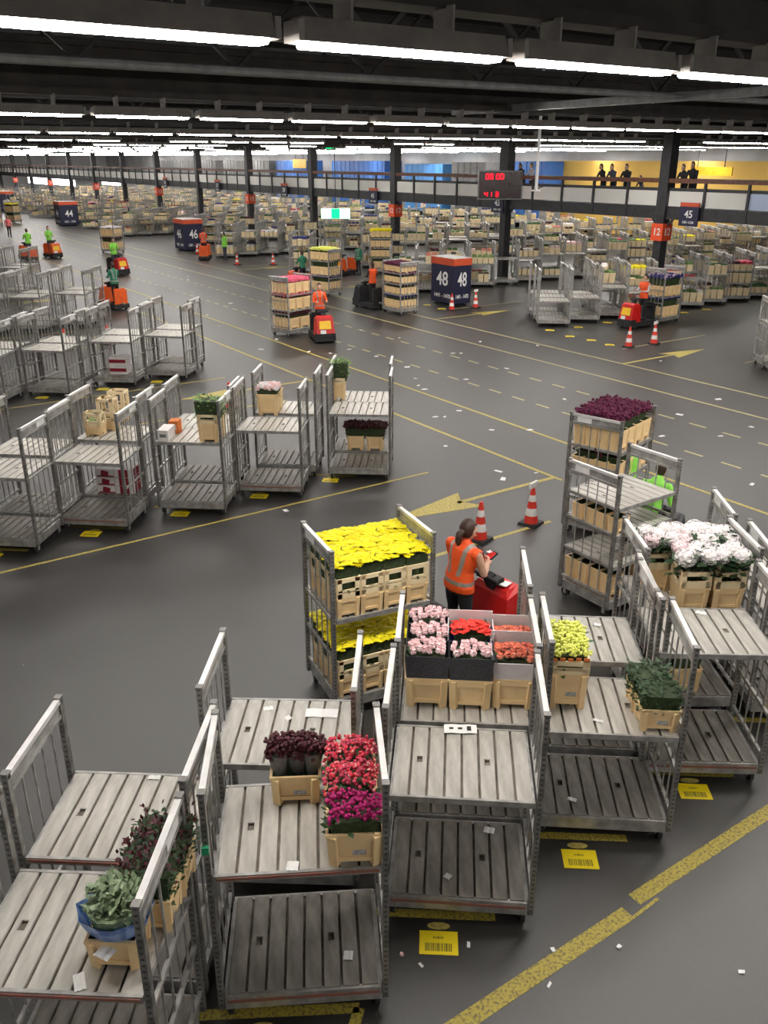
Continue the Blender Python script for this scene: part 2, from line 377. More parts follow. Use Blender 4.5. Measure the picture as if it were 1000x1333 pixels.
# lattice trusses half way between the beams, and service pipes
def truss(y):
    t = thing('roof_truss', 'dark lattice roof truss between two rows of strip lights', 'truss', (0, y, 0), 0, 'lattice trusses under the roof')
    c = MB(); L0, L1 = -3, XW - .4
    c.box((L0 + L1) / 2, 0, 7.35, L1 - L0, .10, .10); c.box((L0 + L1) / 2, 0, 8.35, L1 - L0, .10, .10)
    ob('chord', c.mesh('chord', ['beam_dk']), t)
    c = MB(); x = L0; up = True
    while x < L1 - 1.2:
        c.bar((x, 0, 7.35 if up else 8.35), (x + 1.1, 0, 8.35 if up else 7.35), .05, .05); x += 1.1; up = not up
    ob('web', c.mesh('web', ['beam_dk']), t)
for y in ROWS_Y:
    truss(y + 3.4); truss(y + 6.9)
for y, z in ((11.3, 7.25), (12.6, 7.35), (21.9, 7.2), (33, 7.2)):
    c = MB(); c.tube([(-3, 0, 0), (XW - .5, 0, 0)], [.05, .05], 8)
    tag(ob('service_pipe', c.mesh('service_pipe', ['pipe']), None, (0, y, z)), 'thin grey service pipe hanging under the dark roof', 'pipe', 'service pipes under the roof')
c = MB(); c.box(0, 0, 0, .2, 12, .14)
tag(ob('cable_tray', c.mesh('cable_tray', ['pipe']), None, (14.2, 12.0, 7.25)), 'grey cable tray crossing between strip light rows', 'cable tray')

LL, LP = 1.58, 1.86
def lamp_meshes():
    c = MB(); L = LL + .08
    P = [(-L / 2, -.06, .17), (L / 2, -.06, .17), (L / 2, .06, .17), (-L / 2, .06, .17)]
    Q = [(-L / 2, -.115, .03), (L / 2, -.115, .03), (L / 2, .115, .03), (-L / 2, .115, .03)]
    c.hexa(Q + P); c.box(-L / 4, .12, .26, .02, .22, .16); c.box(L / 4, .12, .26, .02, .22, .16)
    c.box(-L / 2 - .02, 0, .09, .04, .2, .12); c.box(L / 2 + .02, 0, .09, .04, .2, .12)
    h = c.mesh('lamp_housing', ['lamp_body'])
    c = MB(); n = 6; L = LL
    prof = [(-.085, .030), (-.085, .016), (-.07, .0), (.07, .0), (.085, .016), (.085, .030)]
    V = [(x, y, z) for x in (-L / 2, L / 2) for y, z in prof]
    c.add(V, [(i + 1, i, i + 6, i + 7) for i in range(5)] + [(0, 1, 2, 3, 4, 5), (11, 10, 9, 8, 7, 6)])
    return h, c.mesh('lamp_tube', ['lamp_emit'])
LH, LT = lamp_meshes()
def lamp(x, y, lab, grp):
    t = thing('strip_light', lab, 'ceiling light', (x, y, 6.845), 0, grp)
    ob('housing', LH, t); ob('tube', LT, t)
far_h, far_t = MB(), MB()
names = ['first', 'second', 'third', 'fourth', 'fifth', 'sixth', 'seventh', 'eighth', 'ninth', 'tenth']
n_l = 0; LRS = random.Random(21)
for r, y in enumerate(ROWS_Y):
    x = 1.93 - LP * 10
    while x < XW - 1:
        vis = y > 0 and y / 5.2 - 2 < x < y * 1.56 + 3
        near = -6 < y < 30 and .4 < x < 34
        if (vis or near) and abs(x - 32.7) > 1.15 and not (r >= 5 and x < 34 and LRS.random() < .3):
            if r <= 11 and (vis or near) and n_l < 300 and (r <= 7 or x < 60):
                row = r - 1
                lab = ('lit white strip light in the %s row of lamps across the hall' % names[min(max(row - 1, 0), 9)])
                lamp(x, y, lab, 'strip lights of the %s row' % names[min(max(row - 1, 0), 9)]); n_l += 1
            else:
                far_t.box(x, y, 6.87, LL, .17, .055); far_h.box(x, y, 6.96, LL + .1, .2, .12)
        x += LP
o = stuff(tag(ob('far_strip_lights', far_t.mesh('far_strip_lights', ['lamp_emit'])), 'many small lit strip lights far down the hall', 'ceiling light'))
stuff(ob('housing', far_h.mesh('far_housings', ['lamp_body']), o))

# ------------------------------------------------------------------ gallery walkway and columns
XC = 32.7
def column(y, k):
    t = thing('column', 'black steel column holding up the glazed walkway', 'column', (XC, y, 0), 0, 'black columns under the walkway')
    c = MB(); c.box(0, 0, 1.9, .42, .42, 3.8); c.box(0, 0, 5.6, .5, .5, 3.6); c.box(0, 0, .02, .6, .6, .04); ob('shaft', c.mesh('shaft', ['steel_dark']), t)
    c = MB(); c.bar((0, .2, 3.4), (0, .55, 3.75), .09, .09); c.bar((0, -.2, 3.4), (0, -.55, 3.75), .09, .09); ob('bracket', c.mesh('bracket', ['steel_dark']), t)
    if k % 2 == 0:
        s = ob('marker_box', cached('markbox', lambda: (lambda c: (c.box(0, 0, 3.2, .62, .62, .72), c.mesh('marker_box', ['col_red']))[1])(MB())), t)
        tm = text_mesh('12', .42, 'white')
        ob('marker_text', tm, s, (-.32, 0, 3.2), rot=(R(90), 0, R(-90))); ob('marker_text', tm, s, (0, -.32, 3.2), rot=(R(90), 0, 0))
for k in range(-3, 16): column(36.8 + PER * (k - 2) + PER, k)
wk = thing('walkway', 'raised gallery walkway with dark beam, white panels and brown handrail', 'walkway', (XC, 0, 0))
WY0, WY1 = -20, 200
c = MB(); c.box(-.02, (WY0 + WY1) / 2, 4.0, .16, WY1 - WY0, .5); c.box(3.2, (WY0 + WY1) / 2, 4.0, .16, WY1 - WY0, .5); ob('edge_beam', c.mesh('edge_beam', ['steel_dark']), wk)
c = MB(); c.box(1.6, (WY0 + WY1) / 2, 4.22, 3.1, WY1 - WY0, .1); ob('deck', c.mesh('deck', ['beam_dk']), wk)
c = MB(); c.box(-.06, (WY0 + WY1) / 2, 5.33, .24, WY1 - WY0, .17); ob('handrail', c.mesh('handrail', ['wood']), wk)
c = MB(); c.box(0, (WY0 + WY1) / 2, 4.98, .07, WY1 - WY0, .12); ob('mid_rail', c.mesh('mid_rail', ['steel_dark']), wk)
c = MB(); c.box(3.15, (WY0 + WY1) / 2, 5.33, .06, WY1 - WY0, .06); c.box(3.15, (WY0 + WY1) / 2, 4.8, .05, WY1 - WY0, .05); ob('rear_rail', c.mesh('rear_rail', ['steel_dark']), wk)
pm = {}
for mm in ('panel', 'panel_blue'):
    c = MB(); c.box(0, 0, 4.6, .04, 1.98, .62); pm[mm] = c.mesh('panel', [mm])
c = MB(); c.box(-.03, 0, 4.55, .10, .10, 1.55); mull = c.mesh('mullion', ['steel_dark'])
y = 36.8 - 2.08 * 27
while y < WY1:
    ob('panel', pm['panel_blue' if y < 22 else 'panel'], wk, (-.03, y + 1.04, 0)); ob('mullion', mull, wk, (-.05, y, 0)); y += 2.08

# far wall details: yellow wall, blue containers, bright windows
def wall_panel(name, px0, px1, z0, z1, m, X, lab, cat, dep=.15):
    y0, y1 = at(px1, 215, X=X).y, at(px0, 215, X=X).y
    c = MB(); c.box(0, 0, 0, dep, y1 - y0, z1 - z0)
    return tag(ob(name, c.mesh(name, [m]), None, (X, (y0 + y1) / 2, (z0 + z1) / 2)), lab, cat)
wall_panel('yellow_partition', 728, 1250, .0, 6.05, 'wall_y', 62.5, 'wide yellow partition wall beyond the walkway', 'wall', .3)
for i, (a, b_, z0, z1, m, X) in enumerate(((443, 512, 4.4, 6.0, 'blue', 60), (538, 588, 4.6, 5.7, 'blue2', 61), (370, 410, 4.2, 6.0, 'blue', 60), (600, 645, 3.6, 5.9, 'pipe', 61), (670, 722, 3.4, 6.0, 'blue', 61), (300, 360, 4, 6, 'pipe', 60), (215, 290, 4, 6, 'pipe', 61))):
    lab = {'blue': 'dark blue container body standing beyond the walkway', 'blue2': 'light blue container body standing beyond the walkway', 'pipe': 'grey container body standing beyond the walkway'}[m]
    y0, y1 = at(b_, 215, X=X).y, at(a, 215, X=X).y
    t = thing('container', lab, 'container', (X, (y0 + y1) / 2, 0), 0, 'containers beyond the walkway')
    c = MB(); c.box(0, 0, (z1 + .9) / 2, 2.4, y1 - y0, z1 - .9)
    for yy in np.arange(-(y1 - y0) / 2 + .5, (y1 - y0) / 2, 1.0): c.box(-1.22, yy, (z1 + .9) / 2, .06, .12, z1 - .9)
    ob('body', c.mesh('body', [m]), t)
    c = MB(); c.box(0, 0, .7, 2.2, y1 - y0 - .3, .3)
    for sy in (-1, 1): c.tube([(-1.1, sy * (y1 - y0) * .3, .45), (1.1, sy * (y1 - y0) * .3, .45)], [.45, .45], 14)
    ob('running_gear', c.mesh('running_gear', ['dark']), t)
p = at(390, 213, X=58.5); c = MB(); c.box(0, 0, 0, .1, 3.4, 1.1)
t = thing('yellow_banner', 'small yellow board above the walkway near blue containers', 'sign', p); ob('board', c.mesh('board', ['sticker']), t); c = MB(); c.tube([(0, 1, 0), (0, 1, 8.61 - p.z)], [.03, .03], 6); c.tube([(0, -1, 0), (0, -1, 8.61 - p.z)], [.03, .03], 6); ob('hanger', c.mesh('hanger', ['steel_dark']), t)
p = at(925, 223, X=50); c = MB(); c.box(0, 0, 0, .1, 3.2, .5)
t = thing('yellow_banner', 'yellow board in front of the yellow partition wall', 'sign', p); ob('board', c.mesh('board', ['sticker']), t); c = MB(); c.tube([(0, 1, 0), (0, 1, 8.61 - p.z)], [.03, .03], 6); c.tube([(0, -1, 0), (0, -1, 8.61 - p.z)], [.03, .03], 6); ob('hanger', c.mesh('hanger', ['steel_dark']), t)
for i, (a, b_, y0, y1, l_) in enumerate(((38, 60, 231, 238, 'next to the farthest column'), (69, 96, 231, 240, 'the widest of three'), (134, 155, 232, 240, 'apart from the other two'))):
    X = 34.5; p0, p1 = at(a, y1, X=X), at(b_, y0, X=X)
    t = thing('light_box', 'blown-out white light box hung under the far walkway, ' + l_, 'light', (X, (p0.y + p1.y) / 2, 0))
    c = MB(); c.box(0, 0, (p0.z + p1.z) / 2, .2, abs(p0.y - p1.y), abs(p1.z - p0.z)); ob('diffuser', c.mesh('diffuser', ['win']), t)
    c = MB(); z1_ = max(p0.z, p1.z)
    for yy in (-2, 2): c.box(0, yy, (z1_ + 4.2) / 2, .05, .05, 4.2 - z1_ + .1)
    ob('hanger', c.mesh('hanger', ['steel_dark']), t)

# small signs on the walkway, LED board, exit sign, pole
def hang_sign(px, py, num, lab, sz=.95):
    p = at(px, py, X=XC - .25)
    t = thing('bay_number_sign', 'small navy sign reading %s, %s' % (num, lab), 'sign', p, 0, None)
    c = MB(); c.box(0, 0, -.05, .06, sz, .8); ob('board', c.mesh('board', ['navy']), t)
    c = MB(); c.box(.10, 0, .15, .16, .5, .12); ob('bracket', c.mesh('bracket', ['steel_dark']), t)
    c = MB(); c.box(0, 0, .42, .07, sz, .16); ob('red_strip', c.mesh('red_strip', ['sign_red']), t)
    ob('number', text_mesh(num, .42, 'white'), t, (-.035, 0, .02), rot=(R(90), 0, R(-90)))
    ob('small_print', text_mesh('1501-1530', .14, 'white'), t, (-.035, 0, -.3), rot=(R(90), 0, R(-90)))
for px, py, s, l_ in ((897, 280, '45', 'under the brightest bluish walkway panels'), (648, 265, '43', 'just below the red-digit display'), (486, 255.5, '41', 'on the walkway beam above the glowing exit sign'), (370, 248, '39', 'on the walkway beam past the exit sign'), (283, 242, '37', 'far along the walkway beam'), (215, 238, '35', 'farthest sign along the walkway beam')): hang_sign(px, py, s, l_)
p = at(651, 241, X=XC - 1.0)
t = thing('led_board', 'black display board with red glowing digits hung before the walkway', 'display', p, R(-34 + 0))
c = MB(); c.box(0, 0, 0, 2.3, .16, 1.42); ob('case', c.mesh('case', ['pipe']), t)
c = MB(); c.box(0, -.085, 0, 2.18, .02, 1.3); ob('face', c.mesh('face', ['led_face']), t)
SEG = {'0': 'abcdef', '1': 'bc', '2': 'abged', '3': 'abgcd', '4': 'fgbc', '5': 'afgcd', '6': 'afgedc', '7': 'abc', '8': 'abcdefg', '9': 'abcdfg'}
def digit(c, ch, x, z, w_, h):
    q = {'a': (0, h), 'g': (0, 0), 'd': (0, -h), 'f': (-w_, h / 2), 'b': (w_, h / 2), 'e': (-w_, -h / 2), 'c': (w_, -h / 2)}
    for s_ in SEG[ch]:
        dx, dz = q[s_]; hz = s_ in 'agd'
        c.box(x + dx, -.1, z + dz, (2 * w_ * .9) if hz else .045, .015, .045 if hz else h * .9)
c = MB()
for ch, x in (('0', -.68), ('8', -.46), ('0', -.14), ('0', .08)): digit(c, ch, x, .42, .07, .12)
for ch, x in (('4', -.72), ('1', -.5), ('3', -.16)): digit(c, ch, x, -.44, .07, .1)
ob('digits', c.mesh('digits', ['led']), t)
c = MB(); c.tube([(0, .12, .6), (0, .12, 8.61 - p.z)], [.05, .05], 8); ob('hanger', c.mesh('hanger', ['steel_dark']), t)
p = at(437, 278, X=31.0)
t = thing('exit_sign', 'glowing green and white escape route sign above the trolleys', 'sign', p, R(-34))
c = MB(); c.box(0, 0, 0, 1.9, .12, .62); ob('case', c.mesh('case', ['exit_w']), t)
c = MB(); c.box(0, -.065, 0, .55, .02, .6); ob('pictogram', c.mesh('pictogram', ['exit_g']), t)
c = MB(); c.tube([(0, 0, .35), (0, 0, 8.61 - p.z)], [.03, .03], 8); ob('hanger', c.mesh('hanger', ['steel_dark']), t)
p = at(430, 195, X=45)
t = thing('exit_sign', 'tiny glowing green sign under the roof by the strip lights', 'sign', p, R(-34))
c = MB(); c.box(0, 0, 0, .9, .1, .35); ob('case', c.mesh('case', ['exit_g']), t); c = MB(); c.tube([(0, 0, .1), (0, 0, 8.61 - p.z)], [.03, .03], 6); ob('hanger', c.mesh('hanger', ['steel_dark']), t)
p = at(698, 248, Y=20.5)
t = thing('hanging_pole', 'white pole hanging from the roof with a small foot plate', 'pole', (p.x, p.y, p.z))
c = MB(); c.tube([(0, 0, 0), (0, 0, 8.61 - p.z)], [.045, .045], 10); ob('pole', c.mesh('pole', ['white']), t)
c = MB(); c.tube([(0, 0, -.02), (0, 0, .02)], [.14, .14], 12); ob('foot_plate', c.mesh('foot_plate', ['white']), t)
c = MB(); c.bar((0, 0, .05), (.3, 0, .12), .03, .03); ob('lever', c.mesh('lever', ['dark']), t)

# ------------------------------------------------------------------ floor-standing number boxes
def number_box(x, y, num, rng_, lab, sz=1.65, h=2.1, sx=1.0):
    t = thing('number_box', 'navy box sign reading %s, %s' % (num, lab), 'sign', (x, y, 0))
    c = MB(); c.box(0, 0, (h - .3) / 2 + .06, sx, sz, h - .42); ob('panel_body', c.mesh('panel_body', ['navy']), t)
    c = MB(); c.box(0, 0, h - .16, sx + .03, sz + .03, .3); ob('red_band', c.mesh('red_band', ['sign_red']), t)
    c = MB(); c.box(0, 0, h, sx, sz, .03); ob('top', c.mesh('top', ['white']), t)
    c = MB(); c.box(0, 0, .03, sx * .8, sz * .8, .06); ob('plinth', c.mesh('plinth', ['dark']), t)
    n, s_ = text_mesh(num, .85, 'white'), text_mesh(rng_, .25, 'white')
    ob('number', n, t, (-sx / 2 - .004, 0, 1.15), rot=(R(90), 0, R(-90))); ob('number', n, t, (0, -sz / 2 - .004, 1.15), rot=(R(90), 0, 0)).scale = (sx / sz, 1, 1)
    ob('bay_range', s_, t, (-sx / 2 - .004, 0, .42), rot=(R(90), 0, R(-90))); ob('bay_range', s_, t, (0, -sz / 2 - .004, .42), rot=(R(90), 0, 0)).scale = (sx / sz, 1, 1)
number_box(25.18, 31.85, '48', '1441 - 1470', 'with two cones at its foot'); number_box(25.0, 62.6, '46', '1381 - 1410', 'beside an orange-vested driver', 1.9, 2.2, 1.45); number_box(24.6, 93.5, '44', '1321 - 1350', 'small, far along the lanes', 2.0, 2.3, 1.8); number_box(25.2, 124.5, '42', '1261 - 1290', 'farthest of the box signs', 2.2, 2.4, 2.0)

# ------------------------------------------------------------------ trolleys
W, D, ZB, ZT = 1.264, .975, .28, 2.2
PIT = (W - .09) / 8
def plank_mesh(hole, m='deck'):
    c = MB(); w_, L, t = PIT - .017, D - .05, .014
    def prism(x0, x1, y0, y1):
        e = .004
        c.hexa([(x0, y0, -t), (x1, y0, -t), (x1, y1, -t), (x0, y1, -t), (x0 + e, y0, 0), (x1 - e, y0, 0), (x1 - e, y1, 0), (x0 + e, y1, 0)])
    a = w_ / 2
    if not hole: prism(-a, a, 0, L)
    else:
        h0, h1, q = L * .46, L * .55, .022
        prism(-a, a, 0, h0); prism(-a, a, h1, L); prism(-a, -q, h0, h1); prism(q, a, h0, h1)
    return c.mesh('plank', [m])
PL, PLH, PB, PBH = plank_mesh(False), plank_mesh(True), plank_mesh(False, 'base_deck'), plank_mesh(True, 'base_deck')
def deck_base():
    c = MB()
    c.box(0, .02, .205, W - .06, .04, .13); c.box(0, D - .02, .205, W - .06, .04, .13)
    for s in (-1, 1): c.box(s * (W / 2 - .045), D / 2, .205, .05, D - .08, .13)
    c.box(0, D / 2, .245, W - .08, D - .06, .012, 1); c.box(0, D / 2, .17, .08, D - .08, .06)
    return c.mesh('base_frame', ['galv', 'groove'])
def shelf_frame():
    c = MB()
    c.box(0, .013, -.024, W - .07, .026, .055); c.box(0, D - .013, -.024, W - .07, .026, .055)
    for s in (-1, 1): c.box(s * (W / 2 - .05), D / 2, -.028, .03, D - .05, .045)
    c.box(0, D / 2, -.034, W - .1, D - .06, .012, 1)
    return c.mesh('shelf', ['galv', 'groove'])
def end_frame(lo=False):
    c = MB(); y0, y1 = .05, D - .05
    c.box(0, D / 2, ZT - .02, .045, D - .02, .04, 1)
    c.box(0, D / 2, ZT - .16, .03, y1 - y0, .03)
    c.box(0, D / 2, ZT - .09, .012, y1 - y0 - .02, .10)
    for z in (1.33, .84, .36): c.box(0, D / 2, z, .03, y1 - y0, .035)
    for k in range(1, 5):
        yy = y0 + (y1 - y0) * k / 5; c.box(0, yy, (ZT - .16 + .3) / 2, .014, .014, ZT - .46)
    if lo:
        for yy in (.025, D - .025): c.box(0, yy, ZT / 2 + .07, .045, .05, ZT - .15)
    return c.mesh('end_frame', ['galv', 'bright'])
def post_mesh():
    c = MB(); c.box(0, 0, ZT / 2 + .075, .045, .05, ZT - .15)
    c.box(0, 0, ZT + .005, .055, .06, .02); return c.mesh('post', ['perf'])
def caster_mesh():
    c = MB(); c.tube([(-.02, 0, .075), (.02, 0, .075)], [.075, .075], 14); c.box(-.03, 0, .1, .008, .05, .1, 1); c.box(.03, 0, .1, .008, .05, .1, 1); c.box(0, 0, .145, .08, .08, .012, 1)
    return c.mesh('caster', ['dark', 'galv'])
BASE, SHELF, EF, EFL, POST, CAST = deck_base(), shelf_frame(), end_frame(), end_frame(True), post_mesh(), caster_mesh()
c = MB(); c.box(0, -.004, 0, W - .1, .01, .022); EDGE = c.mesh('edge_strip', ['red_edge'])
c = MB(); c.box(0, 0, 0, .014, .26, .085); PLATE = c.mesh('number_plate', ['white'])
c = MB(); c.box(0, 0, 0, .05, .03, .06); CLIP = c.mesh('clip', ['green_clip'])
def lo_deck(src, nm, z):
    c = MB(); me = src
    c.add([tuple(v.co) for v in me.vertices], [tuple(p_.vertices) for p_ in me.polygons])
    for i, p_ in enumerate(me.polygons): c.m[i] = p_.material_index
    for k in range(8):
        c.box(-W / 2 + .045 + PIT * (k + .5), D / 2, z - .007, PIT - .024, D - .05, .014, 2)
    return c.mesh(nm, ['galv', 'groove', 'deck'])
BASEL, SHELFL = lo_deck(BASE, 'base', ZB), lo_deck(SHELF, 'shelf', 0)
TROLLEY_N = 0
def trolley(x, y, yaw, shelves, lab, grp=None, hi=True, edge=(), clip=None, plates=True):
    global TROLLEY_N; TROLLEY_N += 1
    t = thing('flower_trolley', lab, 'trolley', (x, y, 0), R(yaw), grp)
    if hi:
        bf = ob('base_frame', BASE, t)
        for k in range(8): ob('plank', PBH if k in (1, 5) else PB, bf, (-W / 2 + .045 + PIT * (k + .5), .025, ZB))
        if 0 in edge: ob('edge_strip', EDGE, bf, (0, 0, .225))
        for i, z in enumerate(shelves):
            sf = ob('shelf', SHELF, t, (0, 0, z))
            for k in range(8): ob('plank', PLH if k in (1, 5) else PL, sf, (-W / 2 + .045 + PIT * (k + .5), .025, 0))
            if 1 in edge: ob('edge_strip', EDGE, sf, (0, 0, -.02))
        for s in (-1, 1):
            ef = ob('end_frame', EF, t, (s * W / 2, 0, 0))
            for yy in (.025, D - .025): ob('post', POST, t, (s * W / 2, yy, 0)); ob('caster', CAST, t, (s * (W / 2 - .06), .1 if yy < .5 else D - .1, 0))
            if plates: ob('number_plate', PLATE, ef, (s * .01, D * .72, ZT - .09))
        if clip: ob('clip', CLIP, t, clip)
    else:
        ob('base_frame', BASEL, t)
        for z in shelves: ob('shelf', SHELFL, t, (0, 0, z))
        for s in (-1, 1): ob('end_frame', EFL, t, (s * W / 2, 0, 0))
        for sx in (-1, 1):
            for yy in (.1, D - .1): ob('caster', CAST, t, (sx * (W / 2 - .06), yy, 0))
    return t

def tl(t, lx, ly, z):   # point in a trolley's own frame
    a = t.rotation_euler.z; cs, sn = math.cos(a), math.sin(a)
    return Vector((t.location.x + lx * cs - ly * sn, t.location.y + lx * sn + ly * cs, z))

A1f = trolley(.385, 4.27, -36.8, [1.47], 'trolley carrying a crate of eucalyptus in blue wrap', None, True, (1,))
A1r = trolley(1.02, 5.15, -37, [1.46], 'trolley with bare upper deck behind the eucalyptus trolley', None, True, (1,))
A2f = trolley(2.13, 4.26, -29.5, [1.47], 'trolley carrying burgundy and magenta flower buckets on its upper deck', None, True, (0, 1), (-W / 2, -.03, 1.75))
A2r = trolley(2.58, 5.40, -36, [1.45], 'trolley with white sheet on bare upper deck behind burgundy flowers', None)
A3f = trolley(3.67, 4.30, -38.6, [1.35], 'trolley with empty shiny upper deck and printed white sheet', None, True, (0,))
A3r = trolley(4.33, 5.08, -38, [1.36], 'trolley stacked with boxes of pink and scarlet roses', None)
A4f = trolley(5.46, 4.28, -38.3, [1.25], 'trolley holding lime yellow flowers and dark green foliage crates', None)
A4r = trolley(6.05, 5.20, -38, [1.36], 'trolley with bare deck behind the lime yellow flowers', None)
A5f = trolley(6.95, 4.28, -36, [1.60], 'trolley with bare high deck in front of the white hydrangeas', None, True, (0,))
A5r = trolley(7.78, 5.17, -33, [1.40], 'trolley carrying crates of white hydrangeas', None)
A6f = trolley(8.85, 4.28, -38, [1.40], 'trolley next past the hydrangeas, at the end of the front row', None)
A6r = trolley(9.42, 5.20, -38, [1.40], 'trolley parked behind the last one of the front row, past the hydrangeas', None)

Bx = [(2.05, 14.62, -40), (3.62, 14.62, -40.3), (5.38, 14.40, -38.3), (7.01, 14.40, -38.5), (8.99, 14.25, -37.6)]
labsB = ['trolley with two bare decks next to the carton trolley in second row', 'trolley with crimson printed cartons on its base deck', 'trolley with white box and green potted crate on its deck', 'trolley with pale pink bunch crate on its upper deck', 'trolley at row end with burgundy bunches on its base deck']
Bf, Br = [], []
for i, (x, y, a) in enumerate(Bx):
    Bf.append(trolley(x, y, a, [[1.37, 1.32, 1.43, 1.37, 1.42][i]], labsB[i], None, True, (0,) if i in (1, 3) else ()))
    off = [(.66, .93), (.63, .9), (.62, .92), (.84, .88), (.62, .9)][i]
    Br.append(trolley(x + off[0], y + off[1], a, [1.38], ['trolley behind the bare-decked one, second row', 'trolley with tall empty cream crates on its upper deck', 'trolley parked behind the white box and potted crate', 'trolley parked behind the pale pink bunch, second row', 'trolley with a green plant crate at the row end'][i], None))
Cx = [(8.9, 25.0, -44), (7.31, 25.0, -39), (5.39, 24.84, -42.9), (3.72, 25.0, -40), (2.0, 25.0, -40)]
for i, (x, y, a) in enumerate(Cx):
    for r_, (dx, dy) in enumerate(((0, 0), (.62, .92))):
        lb = ['empty grey trolley at the end of the third parked row', 'grey trolley with dark red boxes inside, third parked row', 'bare grey trolley in the third parked row with angled deck', 'bare grey trolley deep in the third parked row', 'bare grey trolley deep in the third parked row'][i]
        tt = trolley(x + dx, y + dy, a, [1.32], ('rear ' if r_ else '') + lb, 'trolleys of the third parked row', True)
        if i == 1 and r_ == 0: C4 = tt
for ry, nm, xs in ((35.4, 'fourth', (9.0, 7.3, 5.6, 3.9)), (45.8, 'fifth', (9.0, 7.3, 5.6)), (56.2, 'sixth', (9.0, 7.3)), (66.6, 'seventh', (9.0,))):
    for x in xs:
        for dx, dy in ((0, 0), (.62, .92)):
            trolley(x + dx, ry + dy, -40, [1.32], 'empty grey trolley in the %s parked row left of the lanes' % nm, 'trolleys of the %s left row' % nm, False)

# right block of parked rows beyond the lanes
FARB, FARF = MB(), [MB() for _ in range(9)]
FARK = ['f_rose', 'f_coral', 'green', 'f_yellow', 'f_burg', 'f_white', 'f_pink', 'green_lt', 'f_violet']
FART = MB()
FW = [0, 1, 2, 2, 3, 4, 4, 4, 5, 5, 6, 7, 7, 8]
def frame_pts(x, y, yaw):
    a = R(yaw); cs, sn = math.cos(a), math.sin(a)
    return lambda lx, ly: (x + lx * cs - ly * sn, y + lx * sn + ly * cs)
def far_load(x, y, yaw, zs, rs):
    f = frame_pts(x, y, yaw)
    for z in zs:
        if rs.random() < .40: continue
        nx = rs.choice([2, 3, 4, 4]); ny = 1 if rs.random() < .35 else 2
        k = rs.choice(FW); h = rs.uniform(.26, .44); fh = rs.uniform(.04, .16); x0 = rs.uniform(-.1, .1) if nx < 4 else 0
        for i in range(nx):
            for j in range(ny):
                px_, py_ = f(x0 + (i - (nx - 1) / 2) * .29, .22 + j * .45)
                FARB.box(px_, py_, z + h / 2, .24, .36, h, 0, R(yaw), 1.12)
                if rs.random() < .85:
                    if rs.random() < .15: k = rs.choice(FW)
                    FARF[k].box(px_, py_, z + h + fh / 2 - .02, .25, .36, fh, 0, R(yaw), .86)
                    FARF[2 if k != 2 else 7].box(px_, py_, z + h + .01, .24, .34, .06, 0, R(yaw), 1.0)
rs = random.Random(5)
rownames = {0: 'nearest', 1: 'second', 2: 'third', 3: 'fourth', 4: 'fifth', 5: 'sixth', 6: 'seventh', 7: 'eighth'}
skip = {(1, 2), (1, 3), (1, 4)}
for r_ in range(0, 15):
    ry = 14.6 + PER * r_ - (.2 if r_ == 0 else .1)
    k = 0
    while True:
        x = 24.9 + 1.68 * k
        if x > min(ry * 1.58 + 3, 57): break
        if r_ == 0 and x > 26: break
        for dx, dy, rr in ((0, 0, 0), (.62, .92, 1), (1.24, 1.84, 2)):
            if rr == 2 and (r_ == 0 or rs.random() < .4): continue
            if abs(x + dx - XC) < .75 and abs((ry + dy + .4 - 36.8 + PER * 5) % PER) < 1.3: continue
            if abs(x + dx - XC) < .75 and abs((ry + dy + .4 - 36.8 + PER * 5) % PER) > PER - 1.1: continue
            if (r_ == 5 or r_ == 8 or r_ == 11) and k == 0 : continue
            if (r_ == 3 and k in (1, 2)): continue
            yaw = -38 + rs.uniform(-4, 4); z1 = rs.uniform(1.2, 1.45)
            zs = [z1] if rs.random() < .75 else [rs.uniform(.8, 1.0), rs.uniform(1.4, 1.6)]
            xx, yy = x + dx + rs.uniform(-.05, .05), ry + dy + rs.uniform(-.04, .04)
            if r_ == 1 and k < 2: zs = [1.0]
            if TROLLEY_N < 298:
                where = {0: 'at the end of the row nearest the right-hand cones', 1: 'in the first long row beyond the lanes, behind the blue-loaded tug', 2: 'in the row just behind the 48 sign', 3: 'in the row behind the orange tug and striped driver', 4: 'in the long row midway between signs 48 and 46', 5: 'in the row by the 46 sign'}.get(r_, 'in a far row beyond the 46 sign')
                trolley(xx, yy, yaw, zs, 'grey metal flower trolley ' + where, 'parked trolleys, row %s' % rownames.get(r_, 'far'), False)
            else:
                f = frame_pts(xx, yy, yaw)
                for sx in (-1, 1):
                    for ly in (.03, D - .03): FART.box(*f(sx * W / 2, ly), 1.15, .05, .05, 2.1, 0, R(yaw))
                    for z in (2.18, 1.3, .8): FART.box(*f(sx * W / 2, D / 2), z, .04, D, .05, 0, R(yaw))
                FART.box(*f(0, D / 2), .22, W, D, .12, 0, R(yaw)); FART.box(*f(0, D / 2), zs[0] - .02, W, D, .05, 0, R(yaw))
            if r_ == 0 or (r_ == 1 and k < 2): continue
            far_load(xx, yy, yaw, [ZB] + zs, rs)
        k += 1
stuff(tag(ob('far_trolleys', FART.mesh('far_trolleys', ['galv'])), 'crowd of grey metal trolleys at the far end of the hall', 'trolley'))
fb = stuff(tag(ob('far_buckets', FARB.mesh('far_buckets', ['cream2'])), 'cream flower buckets standing on the distant trolleys', 'bucket'))
c = MB()
for k, q in enumerate(FARF): c.add(q.v, q.f, k)
stuff(tag(ob('far_flowers', c.mesh('far_flowers', FARK)), 'mixed flowers standing in the cream buckets on the distant trolleys', 'flowers'))

